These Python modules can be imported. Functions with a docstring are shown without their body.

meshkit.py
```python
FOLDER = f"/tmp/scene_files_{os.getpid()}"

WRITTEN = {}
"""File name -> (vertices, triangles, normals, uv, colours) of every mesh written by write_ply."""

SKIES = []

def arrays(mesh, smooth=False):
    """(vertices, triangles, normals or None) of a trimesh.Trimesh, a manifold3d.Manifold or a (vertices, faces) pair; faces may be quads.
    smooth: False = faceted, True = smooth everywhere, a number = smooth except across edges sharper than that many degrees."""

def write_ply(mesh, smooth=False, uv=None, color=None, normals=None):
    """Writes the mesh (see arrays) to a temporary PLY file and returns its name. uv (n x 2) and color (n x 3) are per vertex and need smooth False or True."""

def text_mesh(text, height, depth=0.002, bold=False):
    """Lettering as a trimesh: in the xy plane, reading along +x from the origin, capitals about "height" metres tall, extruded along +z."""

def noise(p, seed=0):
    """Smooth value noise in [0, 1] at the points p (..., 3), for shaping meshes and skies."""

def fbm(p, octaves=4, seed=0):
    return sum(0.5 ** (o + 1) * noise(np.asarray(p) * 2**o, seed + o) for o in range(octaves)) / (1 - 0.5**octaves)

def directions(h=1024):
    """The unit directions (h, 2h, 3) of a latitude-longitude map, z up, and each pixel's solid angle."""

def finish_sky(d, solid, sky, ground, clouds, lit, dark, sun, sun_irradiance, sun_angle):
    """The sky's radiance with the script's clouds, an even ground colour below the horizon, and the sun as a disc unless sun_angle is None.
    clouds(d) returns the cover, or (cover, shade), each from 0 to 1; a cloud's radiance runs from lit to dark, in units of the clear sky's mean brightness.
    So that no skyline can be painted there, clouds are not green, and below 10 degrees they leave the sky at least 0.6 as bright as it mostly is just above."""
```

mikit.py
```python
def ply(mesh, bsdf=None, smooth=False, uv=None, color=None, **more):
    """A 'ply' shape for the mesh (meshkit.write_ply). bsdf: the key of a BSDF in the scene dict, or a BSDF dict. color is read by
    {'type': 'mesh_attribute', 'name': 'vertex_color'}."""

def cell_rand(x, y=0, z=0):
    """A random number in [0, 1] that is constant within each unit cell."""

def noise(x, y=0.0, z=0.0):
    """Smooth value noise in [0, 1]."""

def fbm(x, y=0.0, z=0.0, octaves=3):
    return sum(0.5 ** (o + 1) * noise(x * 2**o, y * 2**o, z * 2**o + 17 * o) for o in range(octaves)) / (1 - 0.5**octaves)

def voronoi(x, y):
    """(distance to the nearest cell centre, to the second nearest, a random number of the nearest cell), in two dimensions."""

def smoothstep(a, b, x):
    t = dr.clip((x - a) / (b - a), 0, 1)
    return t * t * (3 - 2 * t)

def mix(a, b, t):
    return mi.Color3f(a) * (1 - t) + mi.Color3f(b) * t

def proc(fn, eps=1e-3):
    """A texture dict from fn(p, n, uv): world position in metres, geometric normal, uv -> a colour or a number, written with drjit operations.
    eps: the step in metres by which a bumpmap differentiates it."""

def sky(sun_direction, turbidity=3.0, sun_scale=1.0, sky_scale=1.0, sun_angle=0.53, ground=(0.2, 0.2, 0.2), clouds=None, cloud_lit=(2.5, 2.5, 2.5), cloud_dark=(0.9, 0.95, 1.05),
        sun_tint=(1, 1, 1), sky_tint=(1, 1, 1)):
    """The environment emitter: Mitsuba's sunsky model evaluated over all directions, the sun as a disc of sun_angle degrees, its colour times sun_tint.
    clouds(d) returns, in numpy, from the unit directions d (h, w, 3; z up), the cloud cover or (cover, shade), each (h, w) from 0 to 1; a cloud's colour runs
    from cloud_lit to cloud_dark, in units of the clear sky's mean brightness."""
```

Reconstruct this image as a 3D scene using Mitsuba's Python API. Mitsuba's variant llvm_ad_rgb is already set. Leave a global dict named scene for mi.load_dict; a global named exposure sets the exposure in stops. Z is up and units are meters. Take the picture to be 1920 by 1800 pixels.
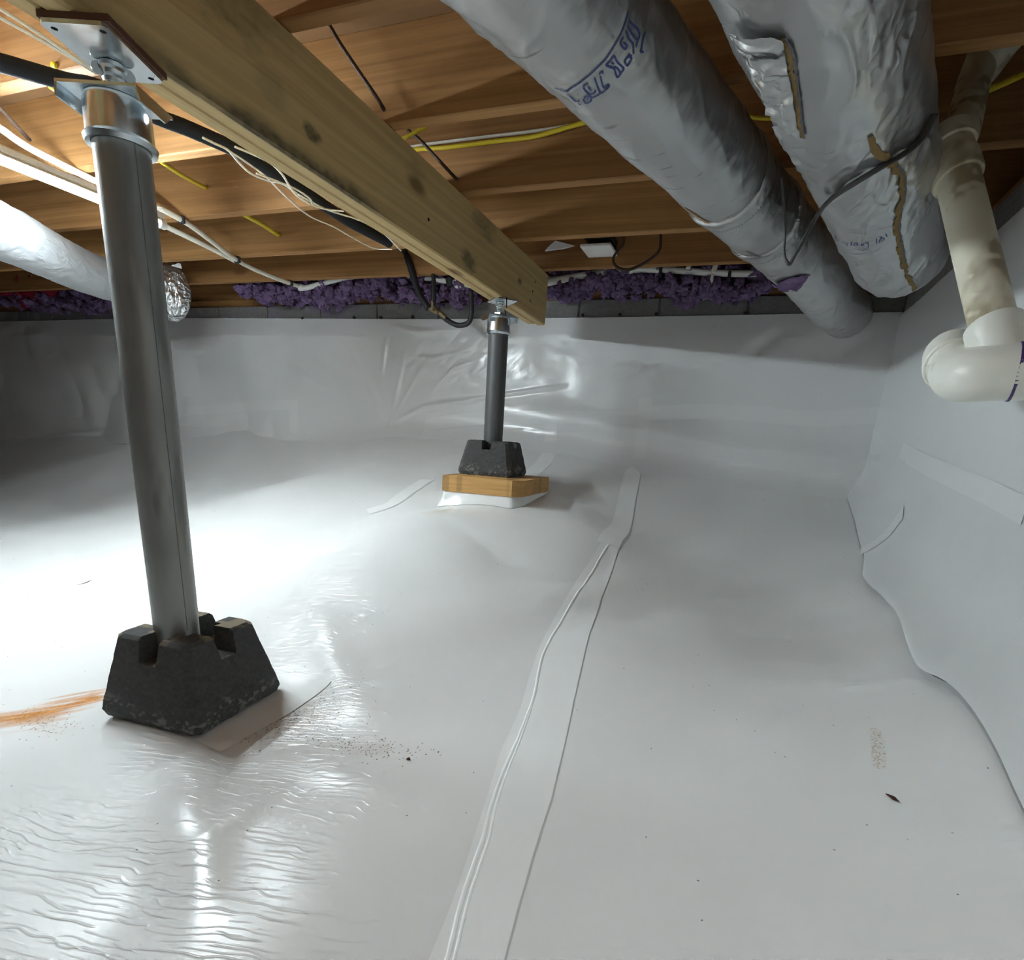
import math
import random
import numpy as np
import trimesh
import manifold3d as m3
import drjit as dr
import mitsuba as mi
import mikit
import meshkit
from scipy.interpolate import RBFInterpolator
from scipy.spatial.transform import Rotation as Rot

random.seed(7)
rng = np.random.default_rng(7)
T = mi.ScalarTransform4f
scene, labels = {}, {}

# ------------------------------------------------------------------ camera, light, exposure
FOCAL, CX, CY = 1067.67, 960.0, 1152.6          # in pixels of the 1920 x 1800 frame
_yaw, _pit, _rol = np.radians([-20.104, 16.946, 3.7753])
_f = np.array([math.sin(_yaw) * math.cos(_pit), math.cos(_yaw) * math.cos(_pit), -math.sin(_pit)])
_r0 = np.array([math.cos(_yaw), -math.sin(_yaw), 0])
_u0 = np.cross(_r0, _f)
_r = _r0 * math.cos(_rol) + _u0 * math.sin(_rol)
_u = np.cross(_r, _f)
scene['camera'] = {'type': 'perspective', 'fov_axis': 'x', 'fov': 2 * math.degrees(math.atan(960 / FOCAL)),
                   'principal_point_offset_x': 0.0, 'principal_point_offset_y': -(CY - 900) / 1800,
                   'near_clip': .05, 'far_clip': 50,
                   'to_world': T().look_at(origin=[0, 0, 0], target=_f.tolist(), up=_u.tolist())}
exposure = 2.3
BULB, BULB_R, BULB_RADIANCE = (.0, .200, .835), .03, [88.0, 98.0, 102.0]      # a bare bulb up between two joists, above the frame: the joists cut its light off
TUBE_RADIANCE = [63.0, 71.5, 75.0]
TUBE_A, TUBE_B, TUBE_R = (-1.811, .35, .585), (-1.822, 1.535, .585), .0135   # the fluorescent tube under the joists

# ------------------------------------------------------------------ helpers
def add(key, mesh, bsdf, smooth=False, **kw):
    """one entry of the scene; a key that is taken gets the next number"""
    k, n = key, 0
    while k in scene:
        n += 1
        k = f'{key}_{n:03d}'
    scene[k] = mikit.ply(mesh, bsdf, smooth=smooth, **kw)
    return k


def tag(key, label=None, cat=None, group=None, kind=None):
    d = {}
    for a, b in (('label', label), ('category', cat), ('group', group), ('kind', kind)):
        if b:
            d[a] = b
    labels[key] = d
    return key


def cat(ms):
    return trimesh.util.concatenate(ms)


def box(x0, x1, y0, y1, z0, z1, b=.0):
    """a box with chamfered edges"""
    if b <= 0:
        m = trimesh.creation.box([x1 - x0, y1 - y0, z1 - z0])
        m.apply_translation([(x0 + x1) / 2, (y0 + y1) / 2, (z0 + z1) / 2])
        return m
    P = []
    for sx in (0, 1):
        for sy in (0, 1):
            for sz in (0, 1):
                c = np.array([(x0, x1)[sx], (y0, y1)[sy], (z0, z1)[sz]])
                s = np.array([1 - 2 * sx, 1 - 2 * sy, 1 - 2 * sz]) * b
                P += [c + s * [0, 1, 1], c + s * [1, 0, 1], c + s * [1, 1, 0]]
    return trimesh.convex.convex_hull(np.array(P))


def spline(P, n):
    """n points on a Catmull-Rom curve through P"""
    P = np.asarray(P, float)
    Q = np.vstack([2 * P[0] - P[1], P, 2 * P[-1] - P[-2]])
    L = np.r_[0, np.cumsum(np.linalg.norm(np.diff(P, axis=0), axis=1))]
    out = []
    for s in np.linspace(0, L[-1], n):
        i = min(np.searchsorted(L, s, 'right') - 1, len(P) - 2)
        t = (s - L[i]) / (L[i + 1] - L[i] + 1e-12)
        a, b, c, d = Q[i], Q[i + 1], Q[i + 2], Q[i + 3]
        out.append(.5 * (2 * b + (c - a) * t + (2 * a - 5 * b + 4 * c - d) * t * t + (3 * b - a - 3 * c + d) * t ** 3))
    return np.array(out)


def frames(P):
    P = np.asarray(P, float)
    t = np.gradient(P, axis=0)
    t /= np.linalg.norm(t, axis=1, keepdims=True) + 1e-12
    a = np.cross(t[0], [0, 0, 1.0] if abs(t[0][2]) < .9 else [1.0, 0, 0])
    A = []
    for k in range(len(P)):
        a = a - t[k] * (a @ t[k])
        a /= np.linalg.norm(a)
        A.append(a)
    A = np.array(A)
    return t, A, np.cross(t, A)


def grid_faces(n, m, wrap=False):
    i, j = np.meshgrid(np.arange(n - 1), np.arange(m if wrap else m - 1), indexing='ij')
    j2 = (j + 1) % m
    a, b, c, d = i * m + j, i * m + j2, (i + 1) * m + j2, (i + 1) * m + j
    return np.vstack([np.stack([a, b, c], -1).reshape(-1, 3), np.stack([a, c, d], -1).reshape(-1, 3)])


def tube(P, r, sides=12, n=None, caps=True, flat=None, wob=None):
    """a swept tube; r a number or one per point; flat = (width factor, height factor); wob(p, t, a) -> radial offset"""
    P = spline(P, n) if n else np.asarray(P, float)
    t, a, b = frames(P)
    R = np.asarray(r, float)
    R = np.full(len(P), float(R)) if R.ndim == 0 else np.interp(np.linspace(0, 1, len(P)), np.linspace(0, 1, len(R)), R)
    ang = np.arange(sides) * 2 * np.pi / sides
    fx, fy = flat or (1, 1)
    dirs = fx * np.cos(ang)[None, :, None] * a[:, None] + fy * np.sin(ang)[None, :, None] * b[:, None]
    RR = np.repeat(R[:, None], sides, 1)
    V = P[:, None] + RR[..., None] * dirs
    if wob is not None:
        V = V + wob(V)[..., None] * dirs
    F = grid_faces(len(P), sides, True)
    V = V.reshape(-1, 3)
    if caps:
        k = len(V)
        V = np.vstack([V, P[0], P[-1]])
        j = np.arange(sides)
        F = np.vstack([F, np.stack([(j + 1) % sides, j, 0 * j + k], 1), np.stack([j + (len(P) - 1) * sides, (j + 1) % sides + (len(P) - 1) * sides, 0 * j + k + 1], 1)])
    m = trimesh.Trimesh(V, F, process=False)
    if not caps:
        return m
    if m.volume < 0:
        m.invert()
    return m


def lathe(prof, sides=40, p0=(0, 0, 0), p1=None):
    """a profile of (radius, height) turned about the line from p0 towards p1"""
    prof = np.asarray(prof, float)
    p0 = np.asarray(p0, float)
    p1 = p0 + [0, 0, 1.0] if p1 is None else np.asarray(p1, float)
    z = (p1 - p0) / np.linalg.norm(p1 - p0)
    x = np.cross(z, [0, 1.0, 0] if abs(z[1]) < .9 else [1.0, 0, 0])
    x /= np.linalg.norm(x)
    y = np.cross(z, x)
    ang = np.arange(sides) * 2 * np.pi / sides
    ring = np.cos(ang)[:, None] * x + np.sin(ang)[:, None] * y
    V = (p0 + prof[:, 1][:, None, None] * z + prof[:, 0][:, None, None] * ring[None]).reshape(-1, 3)
    m = trimesh.Trimesh(V, grid_faces(len(prof), sides, True), process=True)
    m.update_faces(m.nondegenerate_faces())
    m.fix_normals()
    return m


def sheet(V):
    """an open surface from a grid of points (n, m, 3)"""
    n, m = V.shape[:2]
    return trimesh.Trimesh(V.reshape(-1, 3), grid_faces(n, m), process=False)


def to_tm(man):
    m = man.to_mesh()
    return trimesh.Trimesh(np.array(m.vert_properties[:, :3], float), np.array(m.tri_verts), process=False)


def to_man(m):
    return m3.Manifold(m3.Mesh(np.asarray(m.vertices, np.float32), np.asarray(m.faces, np.uint32)))


def rough(mesh, edge, amp, freq, seed=0):
    """the mesh cut finer and its surface displaced along the normals by noise"""
    v, f = trimesh.remesh.subdivide_to_size(mesh.vertices, mesh.faces, edge, max_iter=12)
    m = trimesh.Trimesh(v, f, process=True)
    m.vertices = m.vertices + m.vertex_normals * ((meshkit.fbm(m.vertices * freq, 3, seed) - .5) * 2 * amp)[:, None]
    return m


def seg_dist(px, py, pts):
    """drjit: distance from (px, py) to a polyline of python numbers"""
    best = None
    for (ax, ay), (bx, by) in zip(pts[:-1], pts[1:]):
        dx, dy = bx - ax, by - ay
        t = dr.clip(((px - ax) * dx + (py - ay) * dy) / (dx * dx + dy * dy), 0, 1)
        d = dr.sqrt(dr.square(px - ax - dx * t) + dr.square(py - ay - dy * t))
        best = d if best is None else dr.minimum(best, d)
    return best


noise, fbm, voronoi, smoothstep, mix, proc, cell_rand = mikit.noise, mikit.fbm, mikit.voronoi, mikit.smoothstep, mikit.mix, mikit.proc, mikit.cell_rand


def rgb(*c):
    return {'type': 'rgb', 'value': list(c)}


def pbr(color, rough_=.5, metal=0.0, spec=.5, bump=None, bump_scale=1.0, eps=1e-3, **kw):
    d = {'type': 'principled', 'base_color': color if isinstance(color, dict) else rgb(*color), 'roughness': rough_, 'metallic': metal}
    if metal == 0.0:
        d['specular'] = spec
    d.update(kw)
    if bump is not None:
        d = {'type': 'bumpmap', 'arbitrary': proc(bump, eps), 'scale': bump_scale, 'bsdf': d}
    return {'type': 'twosided', 'bsdf': d}


# ------------------------------------------------------------------ measured paths (metres; the camera is the origin, y runs to the back wall)
B_pex_a = [[-1.915,1.091,0.697],[-1.943,1.174,0.697],[-1.993,1.278,0.697],[-2.028,1.49,0.697],[-2.048,1.799,0.697],[-2.241,2.231,0.697],[-2.291,2.474,0.697],[-2.283,2.688,0.697]]
B_pex_b = [[-2.055,1.162,0.697],[-2.081,1.249,0.697],[-2.129,1.565,0.697],[-2.174,1.804,0.697],[-2.218,2.042,0.697],[-2.269,2.258,0.697]]
B_hose_a = [[-1.553,0.902,0.66],[-1.513,0.934,0.66],[-1.48,0.972,0.66],[-1.44,1.019,0.66],[-1.396,1.055,0.66],[-1.379,1.159,0.66],[-1.35,1.224,0.66],[-1.32,1.322,0.66],[-1.315,1.386,0.66],[-1.316,1.463,0.66],[-1.318,1.569,0.66],[-1.326,1.672,0.66],[-1.332,1.84,0.66],[-1.315,2.039,0.66]]
B_tube = [[-2.046,1.176,0.665],[-2.066,1.236,0.665],[-2.07,1.528,0.665]]
B_hose_b = [[-1.6,2.6,0.81],[-1.574,2.6,0.762],[-1.545,2.6,0.695],[-1.513,2.6,0.624],[-1.466,2.6,0.565]]
B_hose_c = [[-1.457,2.62,0.741],[-1.453,2.62,0.697],[-1.451,2.62,0.643],[-1.452,2.62,0.576]]
B_hose_d = [[-1.445,2.66,0.561],[-1.399,2.66,0.527],[-1.342,2.66,0.504],[-1.289,2.66,0.512],[-1.272,2.66,0.548],[-1.275,2.66,0.61],[-1.279,2.66,0.648]]
B_pipe_wl = [[-2.232,2.7,0.694],[-2.09,2.7,0.719],[-1.976,2.7,0.733],[-1.834,2.7,0.743]]
B_pipe_wl2 = [[-1.664,2.72,0.736],[-1.488,2.72,0.714],[-1.262,2.72,0.677]]
B_pipe_wr = [[-0.96,2.72,0.68],[-0.753,2.72,0.708],[-0.568,2.72,0.719],[-0.456,2.72,0.719],[-0.303,2.72,0.706],[-0.136,2.72,0.693],[-0.007,2.72,0.691]]
B_pex_r1 = [[-0.251,2.66,0.828],[-0.288,2.66,0.795],[-0.312,2.66,0.75],[-0.319,2.66,0.703]]
B_pex_r2 = [[-0.168,2.66,0.795],[-0.194,2.66,0.76],[-0.212,2.66,0.723],[-0.22,2.66,0.686]]
B_loopcable = [[-0.398,2.45,0.869],[-0.417,2.45,0.834],[-0.418,2.45,0.791],[-0.408,2.45,0.756],[-0.408,2.45,0.713],[-0.436,2.45,0.686],[-0.481,2.45,0.663],[-0.522,2.45,0.653],[-0.563,2.45,0.665],[-0.579,2.45,0.693],[-0.565,2.45,0.719],[-0.547,2.45,0.74],[-0.548,2.45,0.763]]
B_loop_pt_jC = [[-0.364,2.24,0.795]]
B_cab1 = [[-1.387,0.839,0.69],[-1.382,0.868,0.69],[-1.385,0.922,0.69],[-1.392,0.983,0.69],[-1.4,1.055,0.69]]
B_cab2 = [[-1.416,0.853,0.69],[-1.411,0.884,0.69],[-1.406,0.934,0.69],[-1.403,0.99,0.69],[-1.406,1.056,0.69]]
B_cab3 = [[-1.268,1.193,0.62],[-1.264,1.218,0.62],[-1.258,1.256,0.62],[-1.284,1.314,0.62],[-1.302,1.37,0.62],[-1.291,1.413,0.62],[-1.264,1.442,0.62],[-1.27,1.51,0.62]]
B_cab4 = [[-1.258,1.256,0.62],[-1.265,1.332,0.62],[-1.278,1.4,0.62],[-1.321,1.526,0.62],[-1.352,1.653,0.62],[-1.336,1.747,0.62],[-1.337,1.846,0.62],[-1.328,1.957,0.62],[-1.268,1.983,0.62]]
B_cab5 = [[-1.187,1.205,0.6],[-1.171,1.252,0.6],[-1.165,1.296,0.6],[-1.183,1.351,0.6],[-1.208,1.399,0.6],[-1.236,1.46,0.6],[-1.243,1.521,0.6],[-1.222,1.563,0.6],[-1.176,1.587,0.6]]
B_cab6 = [[-1.267,1.351,0.61],[-1.246,1.402,0.61],[-1.231,1.455,0.61],[-1.236,1.514,0.61],[-1.255,1.548,0.61]]
B_cab7 = [[-1.249,1.486,0.61],[-1.242,1.589,0.61],[-1.203,1.662,0.61],[-1.185,1.718,0.61],[-1.183,1.803,0.61],[-1.221,1.966,0.61]]
B_yel1 = [[-1.533,1.053,0.72],[-1.534,1.083,0.72],[-1.541,1.122,0.72]]
B_yel2 = [[-1.634,1.111,0.72],[-1.645,1.159,0.72],[-1.653,1.204,0.72]]
B_yel3 = [[-1.729,1.464,0.72],[-1.824,1.628,0.75],[-1.934,1.815,0.794]]
B_yel4 = [[-1.813,1.861,0.72],[-1.872,2.008,0.74],[-1.997,2.235,0.779]]
B_yelr = [[-1.161,1.8,0.812],[-1.076,1.8,0.825],[-0.958,1.8,0.821],[-0.82,1.8,0.822],[-0.689,1.8,0.822],[-0.597,1.8,0.833],[-0.537,1.8,0.841]]
B_whr = [[-1.165,1.805,0.831],[-1.052,1.805,0.837],[-0.857,1.805,0.838],[-0.692,1.805,0.837],[-0.561,1.805,0.84],[-0.494,1.805,0.842]]
B_whr2 = [[-1.019,1.6,0.755],[-0.974,1.6,0.766],[-0.917,1.6,0.782]]
B_yelr2 = [[-0.116,1.79,0.804],[-0.091,1.79,0.799],[-0.06,1.79,0.795]]
B_palr = [[0.35,1.7,0.759],[0.379,1.7,0.769],[0.416,1.7,0.783]]
B_brn1 = [[-1.044,1.37,0.889],[-1.013,1.37,0.848],[-0.97,1.37,0.798],[-0.92,1.37,0.741],[-0.898,1.37,0.713]]
B_brn2 = [[-1.049,1.72,0.839],[-1.003,1.72,0.807],[-0.949,1.72,0.76],[-0.896,1.72,0.714],[-0.882,1.72,0.702]]
B_rodl = [[-1.918,1.146,0.75],[-1.961,1.193,0.75],[-2.081,1.331,0.75]]
B_duct1 = [[-0.58,0.2,0.59],[-0.447,0.6,0.59],[-0.313,1.0,0.59],[-0.179,1.4,0.59],[-0.105,1.638,0.59],[0.023,2.011,0.59],[0.125,2.325,0.59],[0.226,2.681,0.588]]
B_duct2 = [[-0.22,0.3,0.607],[-0.094,0.7,0.591],[0.031,1.1,0.575],[0.157,1.5,0.559],[0.251,1.8,0.547],[0.298,1.95,0.541]]
B_duct3 = [[-1.934,0.9,0.493],[-2.176,1.2,0.517],[-2.418,1.5,0.542],[-2.661,1.8,0.566],[-2.903,2.1,0.59],[-3.064,2.3,0.606],[-3.161,2.42,0.616]]
B_strap_thin = [[-0.013,1.363,0.509],[-0.002,1.363,0.467],[0.009,1.363,0.423],[0.014,1.363,0.386],[0.021,1.363,0.368]]
B_strap = [[0.032,1.886,0.504],[0.055,1.828,0.526],[0.077,1.717,0.559],[0.078,1.318,0.454],[0.104,1.272,0.457],[0.137,1.253,0.47],[0.173,1.265,0.494],[0.192,1.273,0.517],[0.201,1.273,0.545]]
B_print1 = [[[-0.344,0.975,0.501],[-0.329,0.977,0.499],[-0.317,0.97,0.499],[-0.306,0.966,0.501],[-0.29,0.961,0.506],[-0.277,0.959,0.512],[-0.267,0.959,0.519],[-0.259,0.957,0.526],[-0.254,0.956,0.532],[-0.25,0.955,0.538],[-0.246,0.954,0.543],[-0.243,0.952,0.551],[-0.24,0.951,0.556],[-0.238,0.95,0.563]],[[-0.256,0.967,0.525],[-0.254,0.979,0.524],[-0.248,0.996,0.524],[-0.25,0.998,0.521],[-0.257,0.998,0.516],[-0.259,0.984,0.519],[-0.263,0.976,0.518],[-0.267,0.968,0.517],[-0.262,0.968,0.521],[-0.256,0.967,0.525]],[[-0.258,0.981,0.52],[-0.255,0.988,0.521],[-0.253,0.997,0.52]],[[-0.261,0.972,0.521],[-0.258,0.977,0.521]],[[-0.284,0.971,0.507],[-0.283,0.993,0.504],[-0.281,1.003,0.504],[-0.27,1.001,0.509],[-0.27,0.997,0.509],[-0.276,0.996,0.506],[-0.277,0.975,0.51]],[[-0.278,0.971,0.51],[-0.273,0.971,0.512],[-0.273,0.975,0.512]],[[-0.293,0.973,0.503],[-0.301,0.977,0.501],[-0.297,0.995,0.5],[-0.291,0.997,0.502],[-0.286,0.993,0.503]],[[-0.295,0.98,0.502],[-0.293,0.99,0.502]],[[-0.294,1.005,0.5],[-0.281,1.003,0.504]],[[-0.308,1.004,0.499],[-0.301,0.997,0.5],[-0.296,1.004,0.5],[-0.298,1.011,0.499],[-0.306,1.014,0.499],[-0.308,1.004,0.499]],[[-0.303,1.004,0.499],[-0.3,1.004,0.499]],[[-0.328,0.984,0.499],[-0.323,0.992,0.499],[-0.319,1.005,0.499],[-0.313,1.004,0.499]],[[-0.317,1.011,0.499],[-0.315,1.016,0.499]],[[-0.237,0.959,0.557],[-0.233,0.971,0.558],[-0.229,0.984,0.559],[-0.227,0.99,0.556],[-0.23,0.991,0.55],[-0.232,0.994,0.545]],[[-0.239,0.96,0.553],[-0.234,0.977,0.551],[-0.229,0.99,0.551]],[[-0.241,0.961,0.548],[-0.238,0.975,0.545],[-0.235,0.985,0.545],[-0.235,0.996,0.539]],[[-0.244,0.962,0.542],[-0.248,0.964,0.537],[-0.244,0.976,0.536],[-0.241,0.977,0.539],[-0.244,0.968,0.539]],[[-0.246,0.989,0.529],[-0.241,0.99,0.533],[-0.238,0.997,0.535],[-0.241,0.999,0.53],[-0.244,0.998,0.528],[-0.246,0.989,0.529]],[[-0.24,0.988,0.535],[-0.237,0.995,0.536]],[[-0.221,0.999,0.565],[-0.224,1.0,0.557],[-0.226,1.003,0.551],[-0.227,1.008,0.545]],[[-0.228,1.004,0.546],[-0.225,1.011,0.548]]]
B_print2 = [[[0.146,1.56,0.454],[0.15,1.582,0.454]],[[0.153,1.566,0.453],[0.156,1.557,0.452],[0.16,1.568,0.452],[0.156,1.577,0.453],[0.153,1.566,0.453]],[[0.165,1.553,0.451],[0.17,1.565,0.45],[0.171,1.555,0.451]],[[0.177,1.548,0.451],[0.173,1.552,0.45],[0.179,1.56,0.45],[0.183,1.579,0.45]],[[0.16,1.599,0.452],[0.172,1.595,0.45],[0.184,1.584,0.45]],[[0.19,1.542,0.453],[0.196,1.567,0.451]],[[0.194,1.539,0.454],[0.199,1.542,0.454],[0.2,1.565,0.452],[0.206,1.562,0.454]],[[0.2,1.546,0.454],[0.207,1.557,0.455],[0.206,1.564,0.453]],[[0.205,1.536,0.457],[0.211,1.552,0.456]],[[0.113,1.567,0.47],[0.12,1.596,0.471],[0.126,1.592,0.466]],[[0.131,1.585,0.462],[0.14,1.579,0.458],[0.143,1.59,0.457]]]
B_tear_a = [[-0.036,0.893,0.478],[-0.026,0.916,0.476],[-0.019,0.951,0.475],[-0.014,0.984,0.474],[-0.008,1.021,0.473],[0.001,1.077,0.473],[0.008,1.131,0.473]]
B_tear_b = [[0.102,1.164,0.478],[0.129,1.222,0.48],[0.162,1.291,0.485],[0.187,1.351,0.487],[0.198,1.404,0.481],[0.207,1.465,0.471],[0.222,1.535,0.465],[0.246,1.62,0.46],[0.277,1.722,0.455],[0.313,1.833,0.451],[0.357,1.954,0.453]]
B_tear1 = [[-0.203,1.48,0.511],[-0.185,1.505,0.506],[-0.166,1.536,0.502],[-0.15,1.545,0.499]]
B_flap1 = [[-0.097,0.891,0.496],[-0.083,0.883,0.487],[-0.071,0.881,0.482],[-0.058,0.882,0.479],[-0.046,0.884,0.477],[-0.034,0.889,0.477],[-0.092,0.906,0.495],[-0.079,0.898,0.486],[-0.067,0.897,0.482],[-0.055,0.897,0.479],[-0.043,0.901,0.477],[-0.031,0.906,0.476],[-0.087,0.921,0.494],[-0.075,0.914,0.486],[-0.063,0.913,0.481],[-0.051,0.915,0.478],[-0.04,0.918,0.476],[-0.028,0.925,0.476],[-0.083,0.937,0.494],[-0.07,0.931,0.486],[-0.059,0.93,0.481],[-0.047,0.932,0.478],[-0.036,0.937,0.476],[-0.025,0.943,0.475],[-0.077,0.954,0.493],[-0.066,0.949,0.486],[-0.054,0.949,0.481],[-0.043,0.951,0.478],[-0.032,0.955,0.475],[-0.021,0.963,0.475],[-0.072,0.97,0.492],[-0.061,0.967,0.485],[-0.05,0.968,0.481],[-0.039,0.971,0.478],[-0.029,0.977,0.476],[-0.018,0.983,0.474],[-0.067,0.988,0.491],[-0.056,0.986,0.485],[-0.045,0.987,0.48],[-0.035,0.991,0.477],[-0.025,0.997,0.475],[-0.014,1.004,0.473],[-0.061,1.007,0.491],[-0.051,1.006,0.485],[-0.041,1.009,0.481],[-0.03,1.013,0.477],[-0.02,1.019,0.475],[-0.01,1.028,0.473],[-0.055,1.027,0.49],[-0.045,1.027,0.485],[-0.035,1.031,0.481],[-0.026,1.036,0.477],[-0.016,1.044,0.475],[-0.006,1.052,0.473],[-0.049,1.046,0.489],[-0.039,1.048,0.484],[-0.03,1.054,0.481],[-0.021,1.06,0.477],[-0.011,1.068,0.474],[-0.002,1.078,0.472],[-0.042,1.067,0.489],[-0.033,1.071,0.484],[-0.025,1.077,0.48],[-0.016,1.086,0.477],[-0.007,1.095,0.475],[0.003,1.106,0.472],[-0.036,1.089,0.488],[-0.027,1.095,0.484],[-0.019,1.103,0.48],[-0.01,1.114,0.478],[-0.001,1.124,0.475],[0.008,1.136,0.472]]
B_joint1 = [[-0.141,1.554,0.498],[-0.106,1.539,0.502],[-0.078,1.537,0.517],[-0.058,1.524,0.541],[-0.05,1.514,0.566],[-0.041,1.534,0.597]]
B_joint2 = [[-0.077,1.752,0.498],[-0.037,1.801,0.498],[-0.006,1.807,0.506],[0.019,1.807,0.522],[0.036,1.801,0.545]]
B_purple1 = [[0.004,2.073,0.504],[0.029,2.021,0.496],[0.053,2.018,0.5],[0.078,2.031,0.508],[0.104,2.059,0.52],[0.013,2.099,0.504],[0.034,2.05,0.496],[0.056,2.041,0.499],[0.077,2.05,0.505],[0.099,2.067,0.514],[0.023,2.126,0.503],[0.041,2.079,0.496],[0.058,2.067,0.497],[0.076,2.068,0.502],[0.094,2.078,0.508],[0.033,2.153,0.503],[0.047,2.111,0.497],[0.061,2.096,0.497],[0.075,2.091,0.499],[0.089,2.094,0.504],[0.043,2.182,0.502],[0.053,2.144,0.497],[0.063,2.126,0.496],[0.074,2.117,0.498],[0.084,2.114,0.5]]
B_drain = [[0.294,1.512,0.559],[0.38,1.344,0.248]]
B_drain_top = [[0.294,1.512,0.559],[0.304,1.578,0.635],[0.319,1.659,0.745],[0.34,1.739,0.84]]
B_fit = [[0.529,1.436,0.194],[0.479,1.427,0.186],[0.44,1.434,0.184],[0.404,1.454,0.182],[0.392,1.508,0.19],[0.395,1.597,0.223],[0.41,1.694,0.265]]
B_hub = [[0.396,1.415,0.276],[0.43,1.401,0.197]]
B_tapeL = [[-0.217,0.411,-0.521],[-0.227,0.48,-0.517],[-0.241,0.558,-0.507],[-0.26,0.654,-0.494],[-0.294,0.8,-0.493],[-0.312,0.932,-0.486],[-0.336,1.047,-0.469],[-0.357,1.167,-0.446],[-0.376,1.366,-0.418],[-0.394,1.609,-0.385],[-0.382,1.752,-0.335],[-0.387,1.963,-0.294]]
B_tapeR = [[-0.144,0.439,-0.516],[-0.154,0.506,-0.51],[-0.163,0.583,-0.498],[-0.173,0.686,-0.488],[-0.202,0.86,-0.489],[-0.227,1.005,-0.475],[-0.244,1.119,-0.451],[-0.268,1.276,-0.43],[-0.304,1.561,-0.409],[-0.312,1.722,-0.363],[-0.325,1.869,-0.319],[-0.39,2.3,-0.295]]
B_tapeF = [[-0.201,0.421,-0.52],[-0.221,0.499,-0.515],[-0.227,0.537,-0.51],[-0.235,0.587,-0.501],[-0.253,0.669,-0.492],[-0.268,0.754,-0.491],[-0.279,0.836,-0.492],[-0.292,0.92,-0.487],[-0.305,0.995,-0.477],[-0.337,1.137,-0.452],[-0.35,1.308,-0.427],[-0.367,1.54,-0.399],[-0.363,1.702,-0.358],[-0.362,1.869,-0.31]]
B_tape2 = [[-0.399,2.288,-0.294],[-0.428,2.513,-0.218],[-0.461,2.781,-0.116],[-0.485,2.966,-0.046]]
B_twig = [[0.285,0.904,-0.473],[0.292,0.899,-0.473],[0.3,0.889,-0.474]]
B_leaf = [[-0.43,0.717,-0.512],[-0.423,0.718,-0.511]]
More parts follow.
